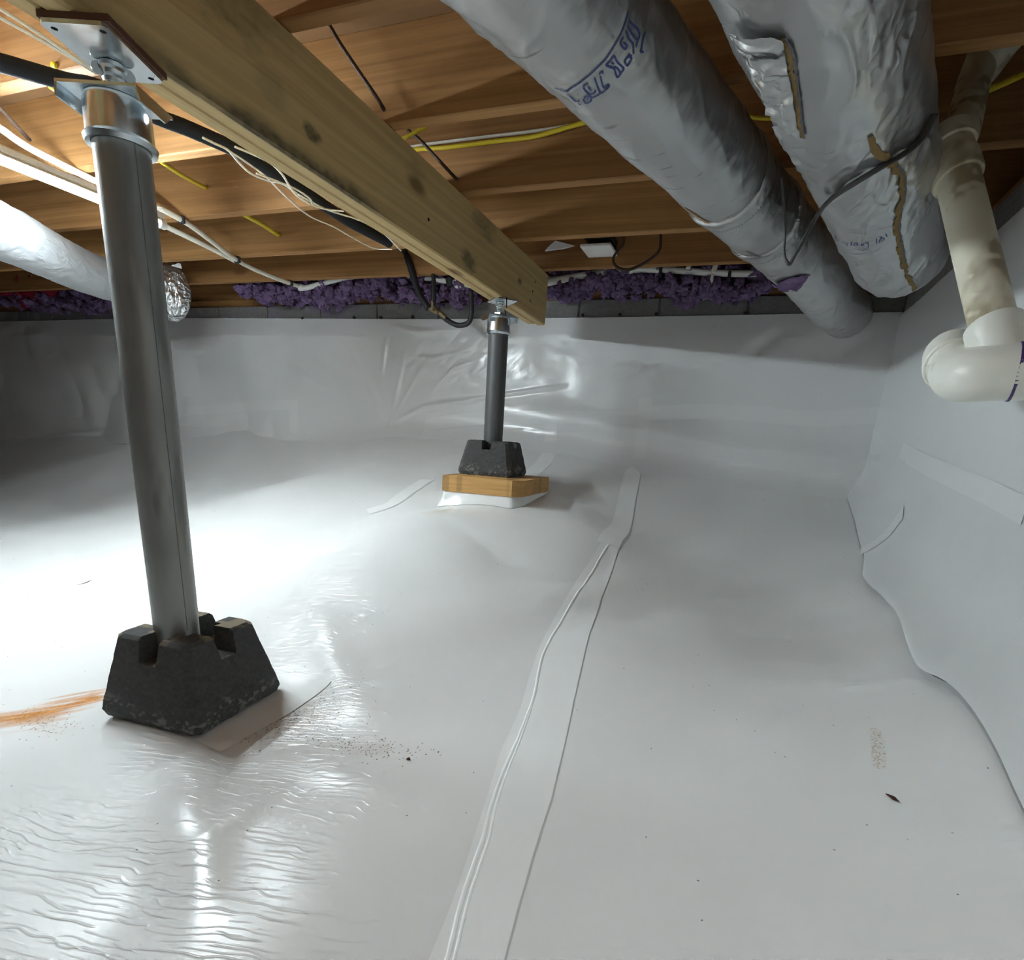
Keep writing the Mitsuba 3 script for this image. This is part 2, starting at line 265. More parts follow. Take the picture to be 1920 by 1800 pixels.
B_stem = [[-1.958,1.185,-0.541],[-1.961,1.243,-0.533]]
B_stain = [[-1.25,0.549,-0.565],[-1.207,0.576,-0.565],[-1.187,0.601,-0.565],[-1.177,0.632,-0.566],[-1.169,0.668,-0.564],[-1.157,0.702,-0.562]]
B_stain2 = [[-1.166,0.589,-0.566],[-1.141,0.63,-0.568],[-1.128,0.672,-0.566]]
B_specks_c = [[-0.802,0.829,-0.545],[-0.824,0.893,-0.54],[-0.79,0.76,-0.547],[-0.62,0.736,-0.536],[-0.519,0.723,-0.523],[-0.582,0.779,-0.526]]
B_drip = [[0.297,1.078,-0.446],[0.296,1.045,-0.451],[0.292,1.013,-0.455],[0.287,0.975,-0.461]]
B_tape_patch = [[-0.905,0.942,-0.531],[-0.821,0.894,-0.54],[-0.699,0.758,-0.543],[-0.802,0.671,-0.551]]
B_mudstain = [[-1.012,1.889,-0.263],[-0.955,1.906,-0.255]]
B_sheetR = [[0.484,2.877,-0.146],[0.495,2.701,-0.219],[0.51,2.514,-0.27],[0.508,2.197,-0.321],[0.539,1.833,-0.327],[0.6,1.678,-0.321],[0.608,1.584,-0.338],[0.616,1.429,-0.343]]
B_seamL = [[-0.96,1.049,-0.503],[-0.844,0.908,-0.538]]
B_folds = [[[-3.169,0.4],[-2.237,0.172],[-2.047,0.081]],[[-2.779,0.457],[-2.235,0.23]],[[-1.88,0.051],[-1.665,0.148],[-1.332,0.204]],[[-2.017,0.171],[-1.925,0.063]],[[-1.914,0.496],[-1.928,0.396],[-1.942,0.297]],[[-1.887,0.559],[-1.708,0.525],[-1.483,0.537]],[[-1.661,0.148],[-1.242,0.22],[-0.87,0.279]],[[0.102,0.553],[-0.085,0.381]],[[0.495,0.565],[0.299,0.417]],[[-1.749,0.404],[-1.624,0.395],[-1.405,0.441]],[[-1.62,0.226],[-1.495,0.349],[-1.342,0.391]],[[-0.642,0.286],[-0.508,0.344],[-0.403,0.392]],[[-3.466,0.533],[-3.933,0.339],[-4.197,0.059]],[[-5.084,-0.246],[-4.519,-0.145],[-3.961,-0.089]],[[-2.505,0.475],[-1.997,0.086]],[[-2.204,0.531],[-1.908,0.075]],[[-1.88,0.051],[-1.688,0.346]],[[-1.88,0.051],[-1.789,0.451]]]
B_wt1 = [[-3.54,0.034],[-3.208,0.071],[-2.897,0.102],[-2.517,0.123]]
B_wt2 = [[-2.539,0.147],[-2.55,-0.038]]
B_wt3 = [[-1.649,0.054],[-1.39,0.097],[-1.144,0.113],[-0.884,0.13],[-0.692,0.136],[-0.496,0.145]]
B_wt4 = [[-0.485,0.163],[-0.24,0.183],[0.038,0.186],[0.258,0.175],[0.518,0.202]]
B_wt5 = [[-0.467,0.238],[-0.46,0.106],[-0.458,-0.044]]
B_wt6 = [[-0.922,0.139],[-0.916,0.004],[-0.942,-0.131]]
B_wt7 = [[-1.599,0.048],[-1.663,-0.098]]
B_wt8 = [[0.501,0.323],[0.524,0.177]]
B_wt9 = [[0.462,-0.003],[0.532,0.047]]
B_pins = [[-2.478,0.615],[-2.124,0.614],[-1.951,0.612],[-1.752,0.615],[-0.816,0.602],[-0.636,0.605],[-0.468,0.603],[-0.083,0.603]]
B_rt1 = [[2.358,0.052],[1.903,-0.001],[1.572,-0.034],[1.328,-0.065]]
B_rt2 = [[2.348,-0.028],[1.837,-0.075],[1.484,-0.107],[1.282,-0.128]]
B_rt3 = [[2.101,-0.133],[2.363,-0.308]]
B_back_floor_tape = [[-1.026,1.916,-0.263],[-1.222,2.052,-0.261],[-1.358,1.988,-0.302]]
B_tape_l1 = [[-1.326,2.366,-0.197],[-1.322,2.218,-0.236],[-1.299,2.034,-0.278],[-1.367,1.964,-0.312]]
B_seam_long = [[-1.397,2.045,-0.289],[-1.443,1.891,-0.345],[-1.502,1.711,-0.403],[-1.5,1.493,-0.467],[-1.405,1.285,-0.502]]
B_strap_hang = [[0.02,1.36,0.369],[0.028,1.36,0.361],[0.034,1.36,0.376],[0.041,1.36,0.392],[0.061,1.36,0.442]]

# ------------------------------------------------------------------ the ground sheet's height
FLOOR_FOLDS = [([(-.82, .62), (-.72, .55), (-.62, .46), (-.47, .36)], .010, .034), ([(-.60, .60), (-.585, .47), (-.50, .385)], .006, .018), ([(-1.02, 1.22), (-.88, 1.08), (-.74, .95), (-.62, .86)], .010, .040), ([(-.62, .70), (-.52, .66), (-.40, .65)], .005, .025)]
FLOOR_POINTS = np.array([
    (-.93, 2.2, -.215), (-.75, 2.05, -.225), (-1.12, 2.12, -.235), (-.36, 1.83, -.315), (-.2, 2.2, -.355), (.1, 2.1, -.40), (.25, 2.5, -.27), (0, 1.85, -.415), (.3, 1.85, -.43),
    (-1.0, 1.8, -.28), (-1.1, 1.25, -.45), (-.74, .98, -.5), (-.6, 1.6, -.365), (-.55, 1.25, -.435), (-.2, 1.6, -.42), (-.1, 1.2, -.452), (.1, 1.4, -.475),
    (.3, 1.05, -.452), (.35, 1.5, -.475), (.45, .93, -.445), (-1.5, 1.7, -.41), (-1.5, 1.2, -.53), (-2, 1.7, -.43), (-2, 2.2, -.27), (-2, 1.2, -.54),
    (-2.7, 2.3, -.36), (-3.5, 2.5, -.42), (-3.8, 2.1, -.51), (-2.3, 2.5, -.29), (-3.5, 1.5, -.53), (-5, 2.3, -.52), (-2.7, 2.75, -.18), (-3.5, 2.78, -.2), (-4.5, 2.78, -.26), (-5, .5, -.55), (-.94, .76, -.541), (-1.09, .65, -.556), (-.8, .62, -.55),
    (-.8, .9, -.53), (-1.1, .9, -.545), (-.3, .4, -.52), (.2, .5, -.49), (-.7, .2, -.57), (-1.5, .4, -.58), (-2.5, .5, -.56), (0, -1, -.55), (-2, -1, -.58),
    (-5, -1, -.58), (.5, -1, -.48), (.5, -4.5, -.5), (-2, -4.5, -.58), (-7, -4.5, -.58), (-7, 1, -.5), (.52, 2.62, -.24), (.52, 1.76, -.33), (.52, 1.22, -.37), (.52, .6, -.43),
    (-7, 2.95, -.15), (-4.5, 2.95, -.12), (-3, 2.95, -.02), (-2, 2.95, 0), (-1, 2.95, 0), (-.2, 2.95, -.07), (.52, 2.95, -.11)])
_floor_rbf = RBFInterpolator(FLOOR_POINTS[:, :2], FLOOR_POINTS[:, 2], kernel='thin_plate_spline', smoothing=.002)


def floor_z(x, y):
    """Height of the ground sheet: a mound under the far post, hollows, and soft folds of the sheet."""
    x, y = np.broadcast_arrays(np.asarray(x, float), np.asarray(y, float))
    p = np.stack([x.ravel(), y.ravel()], 1)
    z = _floor_rbf(p)
    q = np.stack([p[:, 0], p[:, 1], 0 * z], 1)
    z += .028 * (meshkit.fbm(q * [2.2, 3.0, 1], 2, 5) - .5) + .010 * (meshkit.noise(q * [5, 8, 1], 9) - .5)
    # creases of the stretched sheet: broad flats that meet along soft ridges
    w = meshkit.noise(q * [2, 2, 1], 17)
    z += .011 * np.abs(2 * meshkit.noise(np.stack([p[:, 0] * 2.6 + w * 1.5, p[:, 1] * 3.6 - w * 1.2, 0 * z], 1), 21) - 1) - .005
    # folds that the photograph shows: before the near block, beside it, and along the mound's left flank
    for P, amp, wd in FLOOR_FOLDS:
        d = np.full(len(z), 9.0)
        s = np.zeros(len(z))
        for i in range(len(P) - 1):
            a, b = np.array(P[i]), np.array(P[i + 1])
            ab = b - a
            t = np.clip(((p - a) @ ab) / (ab @ ab), 0, 1)
            dd = np.linalg.norm(p - a - t[:, None] * ab, axis=1)
            s = np.where(dd < d, (i + t) / (len(P) - 1), s)
            d = np.minimum(d, dd)
        z += amp * np.exp(-np.abs(d / wd) ** 1.6) * np.sin(np.pi * (.1 + .8 * s))
    # the pad under the far block and the one under the near block are pressed flat
    for (cx, cy, r, h) in ((-.93, 2.2, .2, -.215), (-.943, .761, .14, -.545)):
        w = np.exp(-(((p[:, 0] - cx) ** 2 + (p[:, 1] - cy) ** 2) / r ** 2) ** 2)
        z = z * (1 - w) + h * w
    return z.reshape(x.shape)


# ------------------------------------------------------------------ materials
def crinkle(p, n, uv):
    # fine short creases of the plastic sheet, drawn out across the room, breaking off and starting again
    x, y = p.x * .985 + p.y * .174, p.y * .985 - p.x * .174
    h = mi.Float(0)
    for f, q, amp in ((70.0, 0.0, .00060), (112.0, 40.0, .00034)):
        ph = y * f + 2.2 * noise(x * 7 + q, y * 7, 3.0) + .75 * noise(x * 42 + q, y * 30, 6.0)
        k = dr.floor(ph)
        t = ph - k - .5
        seg = smoothstep(.38, .58, noise(x * 21 + k * 13.7 + q, k * 7.1, 1.0))
        h = h + amp * dr.exp(-t * t / .0075) * seg
    m = smoothstep(.18, .5, noise(p.x * 3.1, p.y * 3.9, 8.0))
    return h * (.35 + .65 * m) + noise(x * 150, y * 280, 5.0) * .00004


def crumple(p, n, uv):
    w = noise(p.x * 4, p.z * 4, p.y * 4) * 2
    a = smoothstep(.55, 1.0, 1 - dr.abs(2 * noise(p.x * 9 + w, p.z * 13 - w, p.y * 9) - 1))
    b = noise(p.x * 40, p.z * 34 + w, p.y * 40)
    return a * .0008 + b * .00018


def floor_color(p, n, uv):
    t = fbm(p.x * 3, p.y * 3, 0, 3)
    c = mix((.650, .662, .655), (.705, .712, .708), t)
    # iron-stained mud washed along the sheet beside the near block
    warp = (fbm(p.x * 9, p.y * 9, 4, 3) - .5) * .05
    d = seg_dist(p.x + warp, p.y + warp * .6, STAIN)
    u = p.x * .56 + p.y * .83
    streak = fbm(u * 9, (p.y * .56 - p.x * .83) * 120, 2, 3)
    s = smoothstep(.046, .012, d + (streak - .5) * .06)
    grain = fbm(p.x * 160, p.y * 160, 1, 2)
    c = mix(c, mix((.42, .15, .025), (.62, .29, .07), grain), s * (.6 + .4 * smoothstep(.35, .6, streak)))
    # soil crumbs trodden in beside both blocks and along the folds
    v1, v2, r = voronoi(p.x * 260, p.y * 260)
    near = dr.exp(-(dr.square((p.x + .73) / .085) + dr.square((p.y - .80) / .07))) * .75 + dr.exp(-(dr.square((p.x + .53) / .09) + dr.square((p.y - .735) / .022))) * .55 + dr.exp(-(dr.square((p.x + 1.14) / .06) + dr.square((p.y - .60) / .03))) * .5
    patch = smoothstep(.30, .62, fbm(p.x * 26, p.y * 26, 6, 3)) * near
    speck = dr.select((v1 < .34) & (r < near * .5 + .0006), mi.Float(1), mi.Float(0))
    c = mix(c, (.40, .29, .20), patch * .42)
    c = mix(c, (.13, .085, .055), speck * .85)
    d2 = seg_dist(p.x, p.y, DRIP)
    v3, v4, r2 = voronoi(p.x * 260 + 3, p.y * 260)
    c = mix(c, (.42, .32, .22), dr.select((v3 < .4) & (r2 < .5), mi.Float(.8), mi.Float(.12)) * smoothstep(.012, .006, d2))
    # soil film by the far block's pad
    mud = dr.exp(-(dr.square((p.x + .99) / .05) + dr.square((p.y - 1.9) / .05))) * smoothstep(.35, .6, fbm(p.x * 40, p.y * 40, 2, 3))
    return mix(c, (.48, .40, .26), mud * .6)


def wall_color(p, n, uv):
    t = fbm(p.x * 2 + p.y * 2, p.z * 3, 1, 3)
    c = mix((.675, .682, .68), (.74, .742, .738), t)
    v1, v2, r = voronoi((p.x + p.y) * 60, p.z * 60)
    return mix(c, (.3, .24, .16), dr.select((v1 < .09) & (r < .006), mi.Float(.8), mi.Float(0)))


def wood(along, light, dark, mold=0.0, seed=0.0):
    def fn(p, n, uv):
        a, b = (p.x, p.y) if along == 'x' else (p.y, p.x)
        k = dr.floor(b / .2) * 3.1 + seed
        w = fbm(a * 1.1 + k, b * 3, p.z * 3 + seed, 2) * .28
        g = fbm(a * 1.1 + k, p.z * 95 + b * 75 + w * 12, seed, 3)
        f = fbm(a * 5 + k, p.z * 420 + b * 420, seed, 2)
        c = mix(dark, light, smoothstep(.12, .88, g * .72 + f * .28))
        v1, v2, r = voronoi(a * 2.6 + seed, (p.z + b) * 7 + k)
        c = mix(c, (.16, .075, .03), smoothstep(.17, .05, v1) * dr.select(r > .8, mi.Float(.8), mi.Float(0)))
        if mold:
            # mould where the photograph shows it: along the lower arris near the first post, a few blotches, the upper arris further on
            sp = fbm(a * 22, b * 30, p.z * 40, 4)
            g = fbm(a * 60, b * 90, p.z * 90, 2)
            m = smoothstep(.030, .0, dr.abs(p.z - .512) + .03 * (1 - fbm(a * 9, 2, 1, 3)) - .012) * smoothstep(.62, .9, a) * smoothstep(1.5, 1.25, a) * dr.select(b > -.925, mi.Float(1), mi.Float(0))
            for ya, za, ra, ka in ((1.136, .570, .026, 1.0), (1.889, .55, .055, .8), (2.346, .60, .020, .8), (1.03, .60, .05, .25), (1.55, .66, .05, .3), (2.0, .69, .10, .5), (.95, .69, .12, .5), (2.48, .56, .014, .9)):
                m = dr.maximum(m, ka * smoothstep(1.25, .35, dr.sqrt(dr.square((a - ya) / ra) + dr.square((p.z - za) / (ra * .62))) + (sp - .5) * 1.4) * dr.select(b > -.925, mi.Float(1), mi.Float(0)))
            c = mix(c, mix((.10, .085, .05), (.035, .033, .028), sp), dr.clip(m * (.45 + .75 * g) * mold, 0, .92))
        return c
    return proc(fn)


def wood_bump(along):
    def fn(p, n, uv):
        a, b = (p.x, p.y) if along == 'x' else (p.y, p.x)
        return fbm(a * 6, p.z * 160 + b * 90, b * 90, 2) * .0006
    return fn


def concrete_dark(p, n, uv):
    g = fbm(p.x * 150, p.y * 150, p.z * 150, 2)
    c = mix((.042, .044, .044), (.08, .082, .081), g)
    top = smoothstep(.55, .95, n.z)
    dirt = smoothstep(.42, .64, fbm(p.x * 34, p.y * 34, p.z * 34, 3))
    c = mix(c, (.20, .165, .11), dirt * top * dr.select(p.y < 1.4, mi.Float(.9), mi.Float(.25)))
    base = dr.select(p.y < 1.4, p.z + .541, p.z + .14)
    chip = smoothstep(.50, .62, fbm(p.x * 130, p.y * 130, p.z * 130, 3) * .6 + .4 * fbm(p.x * 30, p.y * 30, p.z * 30, 2)) * smoothstep(.034, .012, dr.abs(base - .016 + (fbm(p.x * 20, p.y * 20, 1, 2) - .5) * .03))
    return mix(c, (.20, .20, .195), chip * .75)


def grit(p, n, uv):
    return fbm(p.x * 220, p.y * 220, p.z * 220, 2) * .0016


def block_color(p, n, uv):
    g = fbm(p.x * 90, p.y * 90, p.z * 90, 3)
    c = mix((.14, .137, .13), (.22, .216, .205), g)
    # purple overspray and pale smears of the insulation on the blocks' upper edge, left part
    m = smoothstep(.48, .72, fbm(p.x * 14, p.z * 20, 3, 4)) * dr.select(p.x < -1.9, mi.Float(1), mi.Float(.25))
    c = mix(c, (.19, .15, .23), m * .5)
    return mix(c, (.30, .29, .26), smoothstep(.62, .75, fbm(p.x * 11 + 3, p.z * 14, 5, 4)) * .35)


def foil_color(p, n, uv):
    t = fbm(p.x * 9, p.y * 9, p.z * 9, 3)
    c = mix((.50, .51, .515), (.62, .628, .63), t)
    dust = smoothstep(.5, .72, fbm(p.x * 7 + 4, p.y * 3, p.z * 7, 4))
    c = mix(c, (.27, .25, .245), dust * .55)
    # scuffs and scratches that run round the duct
    s = smoothstep(.70, .86, fbm(p.x * 14 + p.z * 22, p.y * 95 + p.x * 30, p.z * 14, 3))
    return mix(c, (.16, .155, .15), s * .6)


def foil_grimy(p, n, uv):
    c = foil_color(p, n, uv)
    # black grime streaked along the right flank of the long duct
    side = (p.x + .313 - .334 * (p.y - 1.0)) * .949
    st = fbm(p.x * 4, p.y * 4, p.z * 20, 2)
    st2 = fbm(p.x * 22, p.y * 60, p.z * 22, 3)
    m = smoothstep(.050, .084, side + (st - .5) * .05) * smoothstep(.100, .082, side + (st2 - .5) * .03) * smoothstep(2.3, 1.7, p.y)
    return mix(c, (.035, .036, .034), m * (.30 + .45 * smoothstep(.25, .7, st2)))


def foil_bump(p, n, uv):
    w = noise(p.x * 9, p.y * 9, p.z * 9) * 2.5
    a = smoothstep(.60, 1.0, 1 - dr.abs(2 * noise(p.x * 18 + w, p.y * 16 - w, p.z * 30 + w) - 1))
    b = smoothstep(.55, 1.0, 1 - dr.abs(2 * noise(p.x * 55 - w, p.y * 48 + w, p.z * 70) - 1))
    m = smoothstep(.40, .66, noise(p.x * 6 + 3, p.y * 6, p.z * 6))
    return a * .0016 * (.25 + m) + b * .0006 * (.15 + m)


def foil_bump_soft(p, n, uv):
    return foil_bump(p, n, uv) * .6 + fbm(p.x * 90, p.y * 90, p.z * 90, 2) * .0005


def steel_color(p, n, uv):
    t = fbm(p.x * 26, p.y * 26, p.z * 9, 3)
    c = mix((.19, .197, .19), (.29, .298, .288), t)
    c = mix(c, (.12, .125, .12), smoothstep(.50, .75, fbm(p.x * 40 + 5, p.y * 40, p.z * 7, 3)) * .6)
    return mix(c, (.34, .30, .22), smoothstep(.62, .75, fbm(p.x * 60, p.y * 60, p.z * 5, 3)) * .35)


def pvc_dirty(p, n, uv):
    c = mix((.60, .565, .44), (.69, .66, .54), fbm(p.x * 30, p.y * 30, p.z * 9, 3))
    d = smoothstep(.50, .66, fbm(p.x * 13 + 2, p.y * 13, p.z * 6, 4)) * smoothstep(.38, .5, noise(p.x * 60, p.y * 60, p.z * 60) * .4 + fbm(p.x * 9, p.y * 9, p.z * 9 + 5, 2) * .6)
    return mix(c, (.27, .215, .12), d * .8)


def pvc_white(p, n, uv):
    c = mix((.70, .70, .63), (.77, .77, .71), fbm(p.x * 20, p.y * 20, p.z * 20, 3))
    return mix(c, (.46, .43, .34), smoothstep(.63, .74, fbm(p.x * 22, p.y * 22, p.z * 22 + 7, 4)) * .5)


def purple_color(p, n, uv):
    return mix((.075, .042, .10), (.23, .16, .29), fbm(p.x * 24, p.y * 24, p.z * 24, 3))


def plank_color(p, n, uv):
    g = fbm(p.x * 5, p.y * 30, p.z * 130, 3)
    c = mix((.42, .22, .07), (.62, .37, .14), g)
    stain = smoothstep(.55, .66, fbm(p.x * 16, p.y * 8, 3, 3)) + smoothstep(.022, .014, dr.abs(p.x + 1.035)) * .8 + smoothstep(.014, .008, dr.abs(p.x + .975)) * .7
    return mix(c, (.20, .12, .05), dr.clip(stain, 0, 1) * .65)


STAIN = [(a[0], a[1]) for a in B_stain]
DRIP = [(a[0], a[1]) for a in B_drip]
M = {
    'sheet_floor': pbr(proc(floor_color), .26, spec=.5, bump=crinkle, eps=3.5e-4),
    'sheet_wall': pbr(proc(wall_color), .24, spec=.5, bump=crumple),
    'sheet_right_dim': pbr((.55, .562, .562), .3, spec=.5, bump=crumple),  # same white plastic, colour darkened to imitate weaker light on the right wall
    'tape': pbr((.76, .775, .77), .22, spec=.5),
    'tape_wall': pbr((.74, .745, .74), .3, spec=.5),
    'tape_right_dim': pbr((.60, .61, .61), .3, spec=.5),  # same tape, darkened to go with the dimmed right liner
    'seam_grey': pbr((.13, .135, .13), .5, spec=.4),
    'crease_glint': pbr((.88, .90, .90), .14, spec=.7),  # paler than the tape: the fold's highlight is painted into its colour
    'joist': pbr(wood('x', (.42, .225, .088), (.29, .145, .050)), .65, spec=.3, bump=wood_bump('x')),
    'joist_red': pbr(wood('x', (.33, .17, .064), (.22, .105, .036), seed=4.0), .65, spec=.3, bump=wood_bump('x')),
    'beam': pbr(wood('y', (.56, .42, .20), (.43, .305, .135), mold=1.0, seed=2.0), .6, spec=.3, bump=wood_bump('y')),
    'subfloor': pbr((.20, .11, .05), .8, spec=.2),
    'plank': pbr(proc(plank_color), .6, spec=.3),
    'shim': pbr((.09, .04, .022), .7, spec=.3),
    'concrete': pbr(proc(concrete_dark), .85, spec=.25, bump=grit, eps=5e-4),
    'block': pbr(proc(block_color), .9, spec=.2, bump=grit, eps=5e-4),
    'mortar': pbr((.24, .235, .225), .95, spec=.1),
    'steel': pbr(proc(steel_color), .42, metal=.55),
    'steel_dark': pbr((.075, .077, .078), .5, spec=.4, bump=grit, bump_scale=.25),
    'zinc': pbr((.74, .79, .82), .23, metal=1.0),
    'foil': pbr(proc(foil_color), .30, metal=.85, bump=foil_bump, eps=6e-4),
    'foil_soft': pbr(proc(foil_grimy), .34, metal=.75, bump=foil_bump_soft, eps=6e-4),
    'foil_pale': pbr((.50, .52, .535), .42, metal=.35, bump=foil_bump_soft, bump_scale=1.6, eps=6e-4),
    'foil_bright': pbr((.82, .83, .84), .20, metal=.95, bump=foil_bump, bump_scale=1.8, eps=6e-4),
    'foil_line': pbr((.10, .10, .11), .6, spec=.3),
    'print_blue': pbr((.045, .06, .20), .6, spec=.3),
    'mastic': pbr((.20, .135, .055), .8, spec=.2),
    'kraft': pbr((.36, .22, .09), .8, spec=.2),
    'pvc_dirty': pbr(proc(pvc_dirty), .45, spec=.4),
    'pvc': pbr(proc(pvc_white), .38, spec=.45),
    'primer': pbr((.06, .03, .14), .4, spec=.5),
    'pex': pbr((.74, .70, .60), .4, spec=.4),
    'pex_white': pbr((.72, .73, .70), .4, spec=.4),
    'black': pbr((.018, .018, .021), .5, spec=.4),
    'black_foam': pbr((.014, .016, .020), .8, spec=.25, bump=grit, bump_scale=.5),
    'brass': pbr((.20, .16, .09), .45, metal=.6),
    'cable_white': pbr((.68, .65, .56), .45, spec=.4),
    'cable_yellow': pbr((.55, .41, .02), .45, spec=.4),
    'cable_brown': pbr((.05, .03, .02), .6, spec=.3),
    'strap': pbr((.05, .05, .048), .55, spec=.35),
    'purple': pbr(proc(purple_color), .95, spec=.1),
    'red': pbr((.22, .014, .03), .9, spec=.1),
    'white_plastic': pbr((.78, .78, .76), .4, spec=.4),
    'slot_dark': pbr((.02, .02, .02), .7, spec=.2),
    'hole': pbr((.02, .014, .01), .9, spec=.1),
    'twig': pbr((.05, .02, .018), .7, spec=.2),
    'lamp_body': pbr((.80, .79, .74), .4, spec=.4),
}
for k, v in M.items():
    scene['mat_' + k] = v


def mat(k):
    return 'mat_' + k


# ------------------------------------------------------------------ the setting
XL, XR, YF, YB = -7.0, .52, -4.5, 2.95        # inner faces of the block walls
ZJ, ZB = .71, .507                            # underside of the joists, underside of the beam

xs = np.r_[np.arange(XL, -2.8, .035), np.arange(-2.8, XR + .06, .0135)]
ys = np.r_[np.arange(YF, .1, .05), np.arange(.1, YB, .0135)]
gx, gy = np.meshgrid(xs, ys, indexing='ij')
gz = floor_z(gx, gy)
mf = sheet(np.stack([gx, gy, gz], -1))
if mf.face_normals[0][2] < 0:
    mf.invert()
scene['floor'] = mikit.ply(mf, mat('sheet_floor'), smooth=True)
tag('floor', 'white plastic ground sheet over the uneven crawl space soil', kind='structure')


def block_wall(name, axis, label):
    """the top courses of a concrete block wall: each block a piece of its own before a mortar core"""
    if axis == 'y':
        core = box(XL, XR + .2, YB + .012, YB + .2, -.9, .668)
    else:
        core = box(XR + .012, XR + .2, YF, YB + .2, -.9, .668)
    scene[name] = mikit.ply(core, mat('mortar'))
    tag(name, label, kind='structure')
    L, H, gap = .372, .185, .009
    for row in range(2):
        z1 = .668 - row * (H + gap)
        s = (XL if axis == 'y' else YF) - (row % 2) * .19 + .07
        while s < (XR if axis == 'y' else YB):
            if axis == 'y':
                m = box(max(s, XL), min(s + L, XR), YB - .002 * random.random(), YB + .05, z1 - H, z1, .004)
            else:
                m = box(XR - .002 * random.random(), XR + .05, max(s, YF), min(s + L, YB), z1 - H, z1, .004)
            add(name + '__concrete_block', m, mat('block'))
            s += L + gap


block_wall('wall_back', 'y', 'grey concrete block foundation wall above the white liner')
block_wall('wall_right', 'x', 'grey concrete block side wall behind the drain pipe')
scene['wall_left'] = mikit.ply(box(XL - .15, XL, YF, YB + .2, -.9, .9), mat('block'))
tag('wall_left', 'bare block side wall of the crawl space', kind='structure')
scene['wall_front'] = mikit.ply(box(XL, XR + .2, YF - .15, YF, -.9, .9), mat('block'))
tag('wall_front', 'crawl space wall behind the camera', kind='structure')
scene['trim_1'] = mikit.ply(box(XL, XR + .2, YB + .02, YB + .17, .669, .709, .003), mat('joist_red'))
tag('trim_1', 'wooden sill plate on the back block wall', kind='structure')
scene['trim_2'] = mikit.ply(box(XL, XR + .2, YB + .05, YB + .09, .71, .9, .002), mat('joist_red'))
tag('trim_2', 'rim board above the back block wall', kind='structure')
scene['trim_3'] = mikit.ply(box(XR + .02, XR + .17, YF, YB + .0195, .669, .709, .003), mat('joist_red'))
tag('trim_3', 'wooden sill plate on the right block wall', kind='structure')
scene['ceiling'] = mikit.ply(box(XL - .1, XR + .2, YF - .1, YB + .2, .9005, .925), mat('subfloor'))
tag('ceiling', 'underside of the wooden subfloor above the joists', kind='structure')
for x in np.arange(XL + .6, XR + .2, 1.2):      # panel joints of the subfloor, as battens of the tongue
    add('ceiling__subfloor_panel', box(x, x + 1.19, YF, YB + .04, .8985, .9004), mat('subfloor'))

# joists: each a board of its own
JY = [1.06, 1.42, 1.815, 2.235, 2.61]
JL = ['pine floor joist crossing the beam nearest the top of the photo', 'pine floor joist with yellow and white cables running behind it',
      'third pine floor joist from the back wall', 'pine floor joist in front of the white outlet and the looped black cable',
      'pine floor joist nearest the purple insulation and the back wall']
for i, y in enumerate(JY):
    m = box(XL, XR + .15, y, y + .036, ZJ, .9, .0025)
    k = add('floor_joist', m, mat('joist' if i % 2 else 'joist_red'))
    tag(k, JL[i], 'joist', 'floor joists overhead')
for y in np.arange(.68, YF, -.38):
    k = add('floor_joist', box(XL, XR + .15, y, y + .036, ZJ, .9, .0025), mat('joist'))
    tag(k, 'pine floor joist overhead before the first joist in the photo', 'joist', 'floor joists out of view')

# the beam: two planks nailed side by side, their joint open underneath
t = 'support_beam'
tag(t, 'long doubled wooden beam on two jack posts with dark mould spots', 'beam')
add(t + '__beam_plank', box(-.993, -.9575, YF, 2.665, ZB, ZJ - .0005, .004), mat('beam'))
add(t + '__beam_plank', box(-.955, -.918, YF, 2.69, ZB - .001, ZJ - .0005, .004), mat('beam'))
for y, z in ((2.50, .60), (1.62, .575), (2.52, .64)):
    add(t + '__nail_head', lathe([(0, .0015), (.004, .0012), (.0045, 0), (.0045, -.004), (0, -.004)], 10, (-.918, y, z), (-.9, y, z)), mat('hole'))

# ------------------------------------------------------------------ wall liners
FOLDS = [(np.array(a), b, c) for a, b, c in zip(B_folds,
         (-.010, -.006, .010, .006, .006, .012, .008, -.012, -.010, .006, .006, .004, -.012, .012, -.007, .006, .005, .005),
         (.035, .03, .014, .008, .010, .016, .008, .03, .03, .010, .010, .006, .05, .02, .03, .02, .010, .012))]


